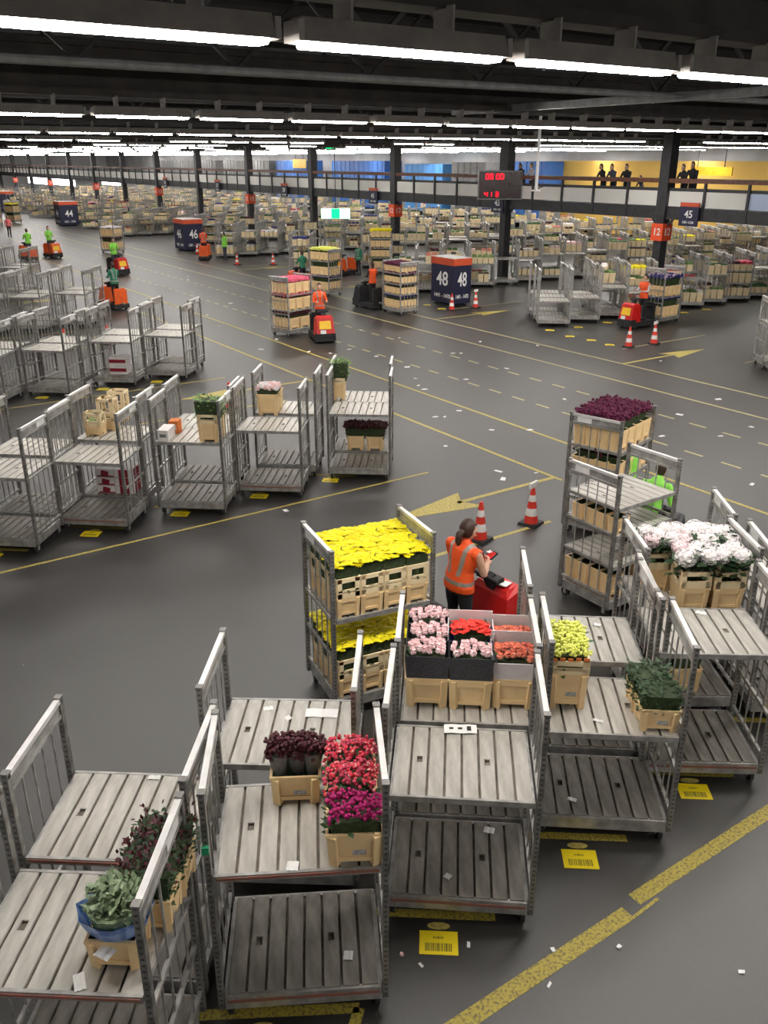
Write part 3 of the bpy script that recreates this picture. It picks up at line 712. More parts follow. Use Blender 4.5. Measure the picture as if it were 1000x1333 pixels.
# ------------------------------------------------------------------ buckets, boxes, flowers
def bucket_mesh(w_, d, h, win=False):
    """tapered rectangular tub: thick walls, rim lip, raised corner ribs around a recessed panel, notched foot"""
    c = MB(); b0, t_ = .86, .012
    def ring(z, k, ins=0.0): return [(-w_ / 2 * k + ins, d / 2 - d / 2 * k + ins, z), (w_ / 2 * k - ins, d / 2 - d / 2 * k + ins, z), (w_ / 2 * k - ins, d / 2 + d / 2 * k - ins, z), (-w_ / 2 * k + ins, d / 2 + d / 2 * k - ins, z)]
    o0, o1 = ring(.045, b0 + .02), ring(h, 1.0); i0, i1 = ring(.055, b0 + .02, t_), ring(h, 1.0, t_)
    c.add(o0 + o1, [(0, 1, 5, 4), (1, 2, 6, 5), (2, 3, 7, 6), (3, 0, 4, 7), (3, 2, 1, 0)])
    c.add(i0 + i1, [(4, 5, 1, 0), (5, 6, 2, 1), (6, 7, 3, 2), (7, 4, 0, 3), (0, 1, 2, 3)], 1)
    c.add(o1 + i1, [(0, 1, 5, 4), (1, 2, 6, 5), (2, 3, 7, 6), (3, 0, 4, 7)])
    for yy, sx in ((-.004, 1), (d + .004, 1)): c.box(0, yy, h - .012, w_ + .016, .012, .024)
    for xx in (-1, 1): c.box(xx * (w_ / 2 + .004), d / 2, h - .012, .012, d, .024)
    for yy in (-.006, d + .006):
        k = 1 if yy > 0 else -1
        for xx in (-1, 1):   # ribs
            p, q = (xx * w_ * .385, d / 2 + k * d / 2 * (b0 + .02), .0), (xx * w_ * .415, yy, h - .02)
            c.bar(p, q, w_ * .17, .026)
        c.bar((-w_ * .36, d / 2 + k * d / 2 * .985, h * .86), (w_ * .36, d / 2 + k * d / 2 * .985, h * .86), .02, h * .16)
        c.bar((-w_ * .34, d / 2 + k * d / 2 * .90, h * .22), (w_ * .34, d / 2 + k * d / 2 * .90, h * .22), .022, h * .13)
    for xx in (-1, 1):
        for yy in (.06, d - .06): c.box(xx * w_ * .35, yy, .025, w_ * .16, .07, .05)
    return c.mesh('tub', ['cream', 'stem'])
def collar_mesh(w_, d, h):
    """open window collar that stands on a tub"""
    c = MB(); st = .022
    for yy in (0.0, d):
        for xx in (-1, 1): c.box(xx * (w_ / 2 - .03), yy, h / 2, .055, st, h)
        c.box(0, yy, h - .025, w_, st, .05); c.box(0, yy, .03, w_, st, .06); c.box(0, yy, h * .36, w_ * .9, st, .025)
    for xx in (-1, 1):
        for yy in (.03, d - .03): c.box(xx * w_ / 2, yy, h / 2, st, .055, h)
        c.box(xx * w_ / 2, d / 2, h - .025, st, d, .05); c.box(xx * w_ / 2, d / 2, .03, st, d, .06)
    return c.mesh('collar', ['cream2'])
c = MB(); c.box(0, 0, 0, .10, .003, .05); STK = c.mesh('sticker', ['sticker_grey'])
def bucket(p, yaw, lab, w_=.38, d=.28, h=.27, collar=0.0, grp=None, sticker=False):
    key = (round(w_, 3), round(d, 3), round(h, 3))
    t = thing('flower_bucket', lab, 'bucket', p, R(yaw), grp)
    ob('tub', cached(('b',) + key, lambda: bucket_mesh(w_, d, h)), t)
    if collar: ob('collar', cached(('c', collar) + key, lambda: collar_mesh(w_ * 1.0, d, collar)), t, (0, 0, h))
    if sticker: ob('sticker', STK, t, (.03, .010, h * .42), rot=(R(-6), 0, 0))
    return t

# unit icosphere
def ico(sub):
    import bmesh
    bm = bmesh.new(); bmesh.ops.create_icosphere(bm, subdivisions=sub, radius=1.0)
    V = np.array([v.co[:] for v in bm.verts]); F = [tuple(v.index for v in f.verts) for f in bm.faces]; bm.free(); return V, F
ICO1, ICO2 = ico(1), ico(2)
def rose(c, p, r, mi, rs_):
    V, F = ICO1; j = np.array([rs_.uniform(.86, 1.12) for _ in range(len(V))])[:, None]
    c.add(V * j * np.array([r, r, r * .8]) + np.array(p), F, mi)
    # cupped inner ring of petals
    n = 5; a0 = rs_.uniform(0, 6)
    for k in range(n):
        a = a0 + k * 2 * math.pi / n; q = np.array(p) + np.array([math.cos(a) * r * .55, math.sin(a) * r * .55, r * .55])
        u = np.array([-math.sin(a), math.cos(a), 0]) * r * .5; v = np.array([math.cos(a) * .25, math.sin(a) * .25, .6]) * r * .6
        c.add([q - u - v, q + u - v, q + u * .7 + v, q - u * .7 + v], [(0, 1, 2, 3)], mi)
def daisy(c, p, r, mi, rs_, n=9):
    a0 = rs_.uniform(0, 6); tx, ty = rs_.uniform(-.35, .35), rs_.uniform(-.35, .35); V = [(p[0], p[1], p[2] + r * .1)]
    for k in range(2 * n):
        a = a0 + k * math.pi / n; q = r * (1 if k % 2 == 0 else .72); x, y_ = q * math.cos(a), q * math.sin(a)
        V.append((p[0] + x, p[1] + y_, p[2] + x * tx + y_ * ty - r * .12))
    c.add(V, [(0, 1 + k, 1 + (k + 1) % (2 * n)) for k in range(2 * n)], mi)
def leaf(c, p, L, mi, rs_, up=.6):
    a = rs_.uniform(0, 6.283); e = rs_.uniform(-.2, 1.2) * up
    d = np.array([math.cos(a) * math.cos(e), math.sin(a) * math.cos(e), math.sin(e)]); u = np.array([-math.sin(a), math.cos(a), rs_.uniform(-.4, .4)]) * L * .28
    p = np.array(p); c.add([p, p + d * L * .5 + u, p + d * L, p + d * L * .5 - u], [(0, 1, 2, 3)], mi)
def bunch(p, yaw, lab, kind, petal, w_=.34, d=.24, z0=.2, h=.42, n=40, r=.03, green='green', dome=.04, nleaf=90, seed=1, grp=None, name='flower_bunch', leafL=.07, cat='flowers', petal2=None):
    """cut flowers standing in a bucket: a stem-and-leaf part and a bloom part; z0..h are heights above p"""
    key = ('bn', kind, petal, w_, d, z0, h, n, r, green, nleaf, seed, leafL)
    def mk():
        rs_ = random.Random(seed); f = MB(); q = MB()
        f.box(0, d / 2, (z0 + h) / 2 - .03, w_ * .8, d * .8, h - z0 - .04, 1, 0, 1.12)
        for _ in range(nleaf):
            x, y_ = rs_.uniform(-w_ / 2, w_ / 2), rs_.uniform(0, d); leaf(f, (x, y_, rs_.uniform(z0, h)), leafL * rs_.uniform(.7, 1.3), 0, rs_)
        if kind == 'leafmix':
            for _ in range(n):
                x, y_ = rs_.uniform(-w_ / 2, w_ / 2), rs_.uniform(0, d); leaf(q, (x, y_, rs_.uniform((z0 + h) / 2, h + dome)), leafL * rs_.uniform(.7, 1.2), 0, rs_, 1.2)
        elif kind != 'leaf':
            nx = max(2, round(math.sqrt(n * w_ / d))); ny = max(2, round(n / nx))
            for i in range(nx):
                for j in range(ny):
                    u, v = (i + .5 + rs_.uniform(-.35, .35)) / nx - .5, (j + .5 + rs_.uniform(-.35, .35)) / ny - .5
                    z = h + dome * (1 - 4 * (u * u + v * v)) + rs_.uniform(-.02, .02); P = (u * w_, d / 2 + v * d, z); mi = 1 if petal2 and rs_.random() < .35 else 0
                    if kind == 'rose': rose(q, P, r * rs_.uniform(.85, 1.15), mi, rs_)
                    elif kind == 'daisy': daisy(q, P, r * rs_.uniform(.85, 1.15), mi, rs_)
                    elif kind == 'spray':
                        for _ in range(5):
                            V, F = ICO1; pp = np.array(P) + np.array([rs_.uniform(-1, 1), rs_.uniform(-1, 1), rs_.uniform(-.8, .8)]) * r
                            q.add(V * r * rs_.uniform(.35, .6) + pp, F, mi)
        return f.mesh('foliage', [green, 'stem']), (q.mesh('blooms', [petal] + ([petal2] if petal2 else [])) if kind != 'leaf' else None)
    fm, bm_ = cached(key, mk)
    t = thing(name, lab, cat, p, R(yaw), grp); stuff(ob('foliage', fm, t))
    if bm_: stuff(ob('blooms', bm_, t))
    return t
def open_box(p, yaw, lab, w_, d, h, m, flare=1.12, grp=None, print_=False):
    c = MB(); k = 1 / flare; t_ = .008
    o0 = [(-w_ / 2 * k, d * (1 - k) / 2, 0), (w_ / 2 * k, d * (1 - k) / 2, 0), (w_ / 2 * k, d * (1 + k) / 2, 0), (-w_ / 2 * k, d * (1 + k) / 2, 0)]
    o1 = [(-w_ / 2, 0, h), (w_ / 2, 0, h), (w_ / 2, d, h), (-w_ / 2, d, h)]; i1 = [(-w_ / 2 + t_, t_, h), (w_ / 2 - t_, t_, h), (w_ / 2 - t_, d - t_, h), (-w_ / 2 + t_, d - t_, h)]
    i0 = [(a[0] * .96, d / 2 + (a[1] - d / 2) * .96, .01) for a in o0]
    c.add(o0 + o1, [(0, 1, 5, 4), (1, 2, 6, 5), (2, 3, 7, 6), (3, 0, 4, 7), (3, 2, 1, 0)]); c.add(i0 + i1, [(4, 5, 1, 0), (5, 6, 2, 1), (6, 7, 3, 2), (7, 4, 0, 3), (0, 1, 2, 3)]); c.add(o1 + i1, [(0, 1, 5, 4), (1, 2, 6, 5), (2, 3, 7, 6), (3, 0, 4, 7)])
    t = thing('flower_box', lab, 'box', p, R(yaw), grp); ob('shell', c.mesh('shell', [m]), t)
    if print_:
        c = MB(); c.box(w_ * .22, -.002 + d * .035, h * .66, .045, .004, .045); c.box(w_ * .16, d * .05, h * .3, .12, .004, .03); ob('print', c.mesh('print', ['pipe']), t)
    return t
def sheet(p, yaw, lab, w_, d, m='paper', name='paper_sheet', prints=0):
    c = MB(); nx = 4
    for i in range(nx):
        x0, x1 = -w_ / 2 + w_ * i / nx, -w_ / 2 + w_ * (i + 1) / nx; z0, z1 = .002 + .006 * (i % 2), .002 + .006 * ((i + 1) % 2)
        c.hexa([(x0, 0, z0), (x1, 0, z1), (x1, d, z1), (x0, d, z0), (x0, 0, z0 + .0015), (x1, 0, z1 + .0015), (x1, d, z1 + .0015), (x0, d, z0 + .0015)])
    if prints:
        t = thing(name, lab, 'paper', p, R(yaw)); ob('page', c.mesh('page', [m]), t)
        c = MB(); rs_ = random.Random(3)
        for k in range(3): c.box(-w_ * .28 + w_ * .27 * k, d * .5, .0115, w_ * .13, d * (.2 if k < 2 else .5), .002)
        ob('print', c.mesh('print', ['ink']), t); return t
    return tag(ob(name, c.mesh(name, [m]), None, p, R(yaw)), lab, 'paper')

# --- front row loads
za = 1.47
P = at(150, 1262, za)
bucket(P, -36.8, 'cream bucket holding eucalyptus in blue wrap', .32, .27, .24)
b1 = tl(A1f, 0, 0, za)
def off(P, yaw, lx, ly, z=0):
    a = R(yaw); return Vector((P.x + lx * math.cos(a) - ly * math.sin(a), P.y + lx * math.sin(a) + ly * math.cos(a), P.z + z))
c = MB()
V = []; nn = 18
for k, (rr, z) in enumerate(((.11, .16), (.16, .24), (.19, .31), (.215, .38))):
    for i in range(nn):
        a = i * 2 * math.pi / nn; V.append(((rr + (.012 if i % 2 else -.008)) * math.cos(a) * 1.1, .13 + rr * .85 * math.sin(a), z + (.02 if i % 3 == 0 and k == 3 else 0)))
c.add(V, [(k * nn + i, k * nn + (i + 1) % nn, (k + 1) * nn + (i + 1) % nn, (k + 1) * nn + i) for k in range(3) for i in range(nn)])
t = thing('wrapped_bunch', 'pale eucalyptus bunch in crinkled blue wrap', 'flowers', P, R(-36.8)); ob('blue_wrap', c.mesh('blue_wrap', ['wrap_blue']), t)
f = MB(); rs_ = random.Random(4)
for _ in range(420):
    a, rr = rs_.uniform(0, 6.28), .17 * math.sqrt(rs_.random()); leaf(f, (rr * math.cos(a), .15 + rr * .9 * math.sin(a), .36 + rs_.uniform(0, .20) - rr * .3), .07, 0, rs_, 1.1)
f.tube([(0, .13, .05), (0, .13, .42)], [.08, .17], 10, 0)
stuff(ob('leaves', f.mesh('leaves', ['euc']), t))
sheet(at(130, 1248, za + .2), -60, 'white delivery note tucked against the eucalyptus bucket', .11, .09)
for k in (1, 2):
    q = off(P, -36.8, .10 + .02 * k, .29 * k); bucket(q, -36.8, 'cream bucket of dark red foliage behind the eucalyptus, %s in line' % ('first' if k == 1 else 'second'), .34, .27, .28)
    bunch(q, -36.8, 'dark green and red leafy bunch behind the eucalyptus, %s in line' % ('first' if k == 1 else 'second'), 'leafmix', 'f_burg', .38, .32, .22, .50, 260, .03, 'green_dk', .05, 700, 10 + k, leafL=.045)
# burgundy sleeves
zb = 1.47
P = at(386, 1047, zb)
bucket(P, -31, 'cream bucket holding three sleeved burgundy bunches', .38, .27, .27, sticker=True)
for i, lx in enumerate((-.135, 0.01, .14)):
    q = off(P, -31, lx, .12 + .03 * (i == 1))
    t = thing('sleeved_bunch', 'burgundy spray bunch in clear sleeve, %s of three in one bucket' % ('narrow outer one', 'middle one', 'broad outer one')[i], 'flowers', q, R(-31))
    c = MB(); nn = 14; V = []
    for rr, z in ((.045, .12), (.068, .32), (.092, .44)): V += [(rr * math.cos(a * 2 * math.pi / nn), rr * math.sin(a * 2 * math.pi / nn), z) for a in range(nn)]
    c.add(V, [(k * nn + j, k * nn + (j + 1) % nn, (k + 1) * nn + (j + 1) % nn, (k + 1) * nn + j) for k in range(2) for j in range(nn)]); ob('sleeve', c.mesh('sleeve', ['clear'], True), t)
    c = MB(); rs_ = random.Random(20 + i)
    for _ in range(210):
        a, rr = rs_.uniform(0, 6.28), .098 * math.sqrt(rs_.random()); VV, FF = ICO1
        c.add(VV * rs_.uniform(.012, .020) + np.array([rr * math.cos(a), rr * math.sin(a), .42 + rs_.uniform(0, .16) - rr * .4]), FF)
    stuff(ob('blooms', c.mesh('blooms', ['f_burg']), t))
    c = MB(); c.tube([(0, 0, .05), (0, 0, .30), (0, 0, .44)], [.03, .05, .078], 10); ob('stems', c.mesh('stems', ['stem']), t)
P = at(463, 1128, zb)
bucket(P, -31, 'cream bucket holding magenta blooms at the deck edge', .40, .28, .30, sticker=True)
bunch(P, -31, 'magenta spray bunch with dark centres', 'spray', 'f_mag', .40, .27, .24, .44, 46, .030, 'green_dk', .04, 110, 31)
for k in (1, 2):
    q = off(P, -31, -.02, .31 * k); bucket(q, -31, 'cream bucket of red and white blooms, %s behind the magenta' % ('next' if k == 1 else 'farther'), .38, .28, .30)
    bunch(q, -31, 'red and white speckled bunch, %s behind the magenta' % ('next' if k == 1 else 'farther'), 'spray', 'f_mix', .38, .27, .24, .46, 44, .032, 'green_dk', .05, 90, 31 + k, petal2='f_rose')
sheet(at(418, 934, 1.45), -36, 'plain white sheet lying on bare trolley deck', .30, .13)
sheet(at(350, 925, 1.45), -20, 'torn white scrap on bare trolley deck', .09, .06); sheet(at(378, 937, 1.45), 10, 'small crumpled scrap on bare trolley deck', .06, .06)
sheet(at(600, 955, 1.36), -36, 'white sheet printed with black marks on shiny deck', .30, .13, prints=1)
sheet(at(636, 1085, .285), -50, 'curled printed note on dark lower deck', .10, .08); sheet(at(587, 1143, .285), 20, 'crumpled white scrap on dark lower deck', .06, .06)
sheet(at(453, 1250, .285), -36, 'square white card on dark lower deck below magenta blooms', .075, .085); sheet(at(380, 1134, 1.475), -35, 'white card by the deck edge below burgundy bunch', .085, .09)
sheet(at(105, 1290, 1.475), -10, 'pale slip of paper near the eucalyptus bucket', .07, .13); sheet(at(744, 1043, .285), -60, 'white slip on dark lower deck under lime flowers', .09, .05)
sheet(at(778, 940, 1.255), -60, 'white slip on deck between lime flowers and foliage', .1, .04); sheet(at(912, 800, 1.605), -60, 'white slip on the high bare deck', .11, .07); sheet(at(776, 815, 1.37), -60, 'white slip on bare deck behind lime flowers', .09, .06)
sheet(at(200, 1015, 1.465), -37, 'faint white slip on the bare deck behind eucalyptus', .1, .05)

# roses in boxes on buckets
z3 = 1.36; yw = -38
cols = [at(555, 921, z3), at(611, 924, z3), at(667, 923, z3)]
grid = [['k_pink', 'k_pink', 'k_pink'], ['k_pink', 'b_red', None], ['w_peach', 'w_peach', None]]
for i, P in enumerate(cols):
    for j in range(3):
        g_ = grid[i][j]
        if not g_: continue
        q = off(P, yw, 0, .315 * j); pos = ('front', 'middle', 'rear')[j] + ' of the ' + ('pink', 'mixed', 'peach')[i] + ' file'
        hb = .33
        bucket(q, yw, 'cream bucket under a rose box, ' + pos, .40, .29, hb)
        bx, pc = g_.split('_'); m = {'k': 'black_box', 'b': 'blue_box', 'w': 'white_box'}[bx]; pet = {'pink': 'f_pink', 'red': 'f_red', 'peach': 'f_peach'}[pc]
        hh = .26 if bx != 'w' else .20
        open_box(off(q, yw, 0, -.02, hb - .02), yw, '%s flower box of %s roses, %s' % ({'k': 'black', 'b': 'navy', 'w': 'white'}[bx], pc if pc != 'red' else 'scarlet', pos), .42, .31, hh, m, 1.10, print_=(bx == 'k'))
        bunch(off(q, yw, 0, .015, hb), yw, '%s rose bunch, %s' % ({'pink': 'pale pink', 'red': 'scarlet', 'peach': 'peach'}[pc], pos), 'rose' if pc != 'red' else 'daisy', pet, .36, .22, .02, hh + {'k': .0, 'b': .07, 'w': .03}[bx], 24 if pc != 'red' else 46, .036 if pc != 'red' else .044, 'green_dk', .03, 40, 40 + (j if pc == 'pink' else 0) + i * 3)
        if bx == 'b' or (bx == 'w'):
            c = MB(); k_ = .43
            for sx in (-1, 1): c.box(sx * .217, .14, hh + .01, .008, .3, .10)
            c.box(0, .293, hh + .05, .43, .008, .20); o = tag(ob('box_liner', c.mesh('box_liner', ['white_box']), None, off(q, yw, 0, 0, hb), R(yw)), 'white card liner around %s roses, %s' % (('scarlet' if bx == 'b' else 'peach'), pos), 'liner')
# lime flowers and foliage crates
z4 = 1.25; P = at(737, 923, z4)
bucket(P, -38, 'tall cream bucket holding lime yellow flowers', .36, .30, .40, sticker=True, collar=.14)
bunch(P, -38, 'lime yellow flower bunch packed tight', 'spray', 'f_lime', .36, .62, .30, .62, 110, .034, 'green', .02, 60, 51)
c = MB(); rs_ = random.Random(3)
for k in range(5): c.box(-.15 + .075 * k, .0, .555 + rs_.uniform(-.01, .02), .05, .012, .03)
tag(ob('flower_tag', c.mesh('flower_tag', ['orange_box']), None, off(P, -38, 0, -.004), R(-38)), 'orange tag strip along lime yellow flowers', 'tag')
bucket(off(P, -38, 0, .32), -38, 'second tall cream bucket behind, under lime yellow flowers', .36, .30, .40)
P = at(857, 953, z4)
for k in (0, 1):
    q = off(P, -38, -.02 * k, .30 * k); bucket(q, -38, 'cream crate of dark green foliage, %s' % ('with grey sticker' if k == 0 else 'the one behind'), .36, .28, .24, sticker=(k == 0))
    bunch(q, -38, 'dense dark green foliage bunch, %s' % ('over the stickered crate' if k == 0 else 'behind the stickered crate'), 'leaf', 'green', .40, .32, .18, .42, 0, .03, 'green_dk', .04, 520, 60 + k, name='foliage_bunch', leafL=.055)
# hydrangeas
z5 = 1.40; yw = -33
def hyd_bloom():
    c = MB(); rs_ = random.Random(9); V, F = ICO2
    c.add(V * .8, F)
    for i, v in enumerate(V):
        q = v * .9; n_ = v / np.linalg.norm(v); u = np.cross(n_, [0, .3, 1]); u /= np.linalg.norm(u); w2 = np.cross(n_, u); s_ = .27
        a = rs_.uniform(0, 6); u, w2 = u * math.cos(a) + w2 * math.sin(a), w2 * math.cos(a) - u * math.sin(a)
        for du, dv in ((1, 0), (0, 1), (-1, 0), (0, -1)):
            k_ = u * du + w2 * dv; l_ = np.cross(n_, k_)
            c.add([q, q + k_ * s_ * .6 + l_ * s_ * .4 + n_ * .10, q + k_ * s_ + n_ * .06, q + k_ * s_ * .6 - l_ * s_ * .4 + n_ * .10], [(0, 1, 2, 3)])
    return c.mesh('hydrangea_bloom', ['f_white'])
HB = hyd_bloom(); HBP = HB.copy(); HBP.materials[0] = mat('petal_shell_pink', (.94, .80, .81), (.92, .70, .73), rough=.6, scale=2)
rs_ = random.Random(15)
hyd = [(-.30, .55), (-.03, .06), (.36, .05), (.06, .55), (.42, .55)]
for k, (lx, ly) in enumerate(hyd):
    q = tl(A5r, lx, ly, z5); wd = ['at the frame side', 'broad one in front', 'slim one in front', 'middle rear', 'far rear'][k]
    bucket(q, yw, 'cream window bucket of white hydrangeas, ' + wd, .34, .32, .30, collar=.20)
    t = thing('hydrangea_bunch', 'white hydrangea heads with dark leaves, ' + wd, 'flowers', off(q, yw, 0, .16), R(yw))
    f = MB()
    for _ in range(130):
        a, rr = rs_.uniform(0, 6.28), .24 * math.sqrt(rs_.random()); leaf(f, (rr * math.cos(a), rr * math.sin(a), rs_.uniform(.44, .69)), .155, 0, rs_, .5)
    for _ in range(8): f.tube([(rs_.uniform(-.08, .08), rs_.uniform(-.08, .08), .1), (rs_.uniform(-.16, .16), rs_.uniform(-.14, .14), .62)], [.008, .008], 5)
    stuff(ob('leaves', f.mesh('leaves', ['green_dk']), t))
    for bx_, by_ in ((-.12, -.1), (.11, -.12), (-.13, .1), (.12, .11), (0, 0)):
        s_ = rs_.uniform(.102, .124); o = ob('bloom', HBP if rs_.random() < .25 else HB, t, (bx_ + rs_.uniform(-.03, .03), by_ + rs_.uniform(-.03, .03), .66 + rs_.uniform(-.03, .05) + (.04 if bx_ == 0 else 0)))
        o.scale = (s_, s_, s_ * .85); o.rotation_euler = (rs_.uniform(-.4, .4), rs_.uniform(-.4, .4), rs_.uniform(0, 6))
for k, lx in enumerate((-.3, .05)):
    q = tl(A5r, lx, .1, ZB); bucket(q, yw, 'cream bucket of dark purple stock on base deck, %s' % ('by the frame' if k == 0 else 'inner one'), .34, .3, .32)
    bunch(q, yw, 'dark purple bunch on base deck under hydrangeas, %s' % ('by the frame' if k == 0 else 'inner one'), 'spray', 'f_plum', .34, .28, .26, .52, 30, .03, 'green_dk', .04, 60, 70)

# --- second row loads
z = 1.38
for k, (px, py, hh, lb) in enumerate(((122, 568, .44, 'low one with green inside'), (140, 561, .62, 'tall middle one'), (154, 550, .62, 'tall last one'))):
    q = at(px, py, z); bucket(q, -40, 'open cream window crate in a line of three, ' + lb, .31, .27, .2, collar=hh - .2)
    if k == 0: bunch(q, -40, 'green sprigs inside the low cream crate', 'leaf', 'green', .22, .2, .1, .3, 0, .03, 'green_lt', 0, 120, 80, name='foliage_bunch', leafL=.06)
q = tl(Br[1], -.05, .12, ZB)
for lv in range(3):
    for k in range(2):
        t = thing('flower_carton', 'white carton with crimson print, %s of stack, %s' % (('bottom', 'middle', 'top')[lv], ('open front side', 'end side')[k]), 'carton', off(q, -40, -.12 + .37 * k, 0, lv * .165), R(-40))
        c = MB(); c.box(0, .24, .08, .36, .48, .155); ob('carton_body', c.mesh('carton_body', ['carton']), t)
        c = MB()
        if k == 0: c.tube([(-.06, -.003, .09), (.08, -.003, .06)], [(.05, .004)] * 2, 8); c.box(.02, -.003, .02, .32, .006, .025)
        else: c.box(0, -.003, .08, .18, .006, .15); c.box(.183, .2, .08, .006, .25, .15)
        ob('carton_print', c.mesh('carton_print', ['carton_red']), t)
z = 1.43; q = at(214, 573, z)
c = MB(); c.box(0, .15, .10, .2, .42, .2); c.box(0, -.062, .10, .12, .004, .06, 1)
t = tag(ob('white_carton', c.mesh('white_carton', ['carton', 'pipe']), None, q, R(-38)), 'long white carton on the deck by the orange one', 'carton')
c = MB(); c.box(0, .1, .12, .18, .22, .24); c.box(0, -.012, .12, .1, .004, .1, 1)
tag(ob('orange_carton', c.mesh('orange_carton', ['orange_box', 'carton']), None, off(q, -38, .06, .42), R(-38)), 'orange carton behind the long white carton', 'carton')
q = at(272, 576, z); bucket(q, -38, 'tall cream crate with light green plants, second row', .36, .28, .36, collar=.16)
bunch(q, -38, 'light green potted plants over tall cream crate', 'leaf', 'green', .50, .38, .42, .80, 0, .03, 'green_lt', 0, 620, 81, name='foliage_bunch', leafL=.07)
q2 = off(q, -38, .0, .33); bucket(q2, -38, 'tall cream crate behind the light green plants', .36, .28, .40)
q = at(349, 541, 1.37); bucket(q, -38, 'cream bucket of pale pink blooms in second row', .42, .30, .44)
bunch(q, -38, 'pale pink bunch with white edge in second row', 'rose', 'f_white', .46, .36, .36, .56, 24, .06, 'green_dk', .03, 60, 82, petal2='f_pink')
bucket(off(q, -38, 0, .33), -38, 'cream bucket directly behind the pale pink blooms', .42, .28, .44)
q = at(441, 521, 1.40); bucket(q, -38, 'cream crate with green plant at row end', .26, .26, .36, collar=.12)
bunch(q, -38, 'green leafy plant in crate at row end', 'leaf', 'green', .42, .36, .42, .84, 0, .03, 'green_lt', 0, 520, 83, name='foliage_bunch', leafL=.08)
for k, (px, py) in enumerate(((463, 586), (488, 587))):
    q = at(px, py, ZB); bucket(q, -38, 'cream bucket of burgundy blooms on base deck, %s' % ('inner one of the pair' if k == 0 else 'end one of the pair'), .36, .28, .32)
    bunch(q, -38, 'dark burgundy bunch on base deck, %s' % ('inner one' if k == 0 else 'by the end frame'), 'spray', 'f_burg', .50, .42, .26, .54, 60, .045, 'f_burg', .03, 90, 84 + k)
q = tl(C4, 0, .4, ZB)
for lv in range(2):
    t = thing('flower_carton', 'dark red striped carton inside third row trolley, %s' % ('lower', 'upper')[lv], 'carton', off(q, -39, 0, 0, lv * .26), R(-39))
    c = MB(); c.box(0, .2, .125, .5, .4, .25); ob('carton_body', c.mesh('carton_body', ['carton']), t); c = MB(); c.box(0, -.004, .13, .5, .006, .1); ob('carton_print', c.mesh('carton_print', ['carton_red']), t)

# ------------------------------------------------------------------ loaded trolleys
def layer(t, z, nx, ny, h, petal, fh, lab, bh='cream', collar=0.0, kind='daisy', perim=True, seed=0, w_=None, flower=True, n=30, r=.045, green='green_dk'):
    pw = (W - .10) / nx; pd = (D - .08) / ny
    for i in range(nx):
        for j in range(ny):
            if perim and ny > 2 and 0 < j < ny - 1 and 0 < i < nx - 1: continue
            p = tl(t, -W / 2 + .05 + pw * (i + .5), .04 + pd * j + .01, z)
            bucket(p, math.degrees(t.rotation_euler.z), 'cream bucket in the ' + lab, round(pw - .02, 3), round(pd - .03, 3), h, collar=collar, grp='buckets on ' + lab)
    if flower:
        bunch(tl(t, 0, .05, z + h + collar - .05), math.degrees(t.rotation_euler.z), 'solid block of blooms over the ' + lab, kind, petal, W - .12, D - .1, 0.0, fh + .05, n, r, green, .01, 200, seed)
Yt = trolley(4.94, 7.31, -9.5, [1.34], 'loaded trolley of bright yellow flowers behind the tug driver', None, True)
for z, nm in ((ZB, 'lower'), (1.34, 'upper')):
    for i in range(4):
        for j in range(3):
            pw, pd = (W - .1) / 4, (D - .06) / 3
            p = tl(Yt, -W / 2 + .05 + pw * (i + .5), .03 + pd * j, z)
            bucket(p, -9.5, 'cream window bucket on the %s deck of the yellow trolley' % nm, round(pw - .015, 3), round(pd - .02, 3), .26, collar=.24, grp='window buckets on the %s yellow deck' % nm)
            bunch(p, -9.5, 'bright yellow bunch on the %s deck of the yellow trolley' % nm, 'daisy', 'f_yellow', pw + .03, pd + .03, .26, .66 + ((i * 3 + j) % 3) * .010, 60, .048, 'green_dk', .015, 90, 90 + (i + j) % 3, grp='yellow bunches on the %s deck' % nm)
T2 = trolley(9.46, 7.31, 0.5, [.82, 1.30, 1.72], 'tall trolley of empty shelves in the train behind the hydrangeas', None, True)
for i in range(4):
    p = tl(T2, -W / 2 + .20 + .0, .06 + .225 * i, ZB); bucket(p, 90.5 - 90, 'cream bucket on base deck of the tall shelved trolley', .28, .19, .38, grp='buckets on the shelved trolley base')
    p = tl(T2, -W / 2 + .20, .06 + .225 * i, 1.30); bucket(p, .5, 'small cream bucket under the top shelf of the tall trolley', .24, .17, .24, grp='small buckets under the top shelf')
q = tl(T2, .35, -.02 + .1, ZB); bucket(q, .5, 'cream pot crate of green plant on base of tall trolley', .3, .26, .3)
bunch(q, .5, 'green plant standing in crate on tall trolley base', 'leaf', 'green', .32, .28, .25, .55, 0, .03, 'green', 0, 260, 101, name='foliage_bunch', leafL=.08)
T1 = trolley(11.49, 9.26, 16, [.70, 1.15, 1.65], 'trolley topped with a plum flower block in the train', None, True)
layer(T1, 1.65, 4, 4, .36, 'f_plum', .22, 'top layer of the plum trolley', kind='spray', seed=102, n=300, r=.055)
layer(T1, 1.15, 4, 4, .28, 'f_burg', .14, 'second layer of the plum trolley', kind='spray', seed=103, n=60, r=.05)
def loaded(x, y, yaw, levels, lab, hi=False):
    t = trolley(x, y, yaw, [l[0] for l in levels[1:]], lab, None, hi)
    for k, (z, nx, ny, h, pet, fh) in enumerate(levels):
        layer(t, z, nx, ny, h, pet, fh, ('bottom', 'second', 'third', 'top')[k] + ' layer of ' + lab, kind='spray', seed=int(x * 7 + k), n=300, r=.065)
    return t
loaded(15.74, 28.92, 17, [(ZB, 2, 3, .42, 'f_burg', .16), (.98, 3, 3, .44, 'f_rose', .12), (1.56, 3, 3, .42, 'f_hot', .08)], 'pink-topped trolley towed by red tug')
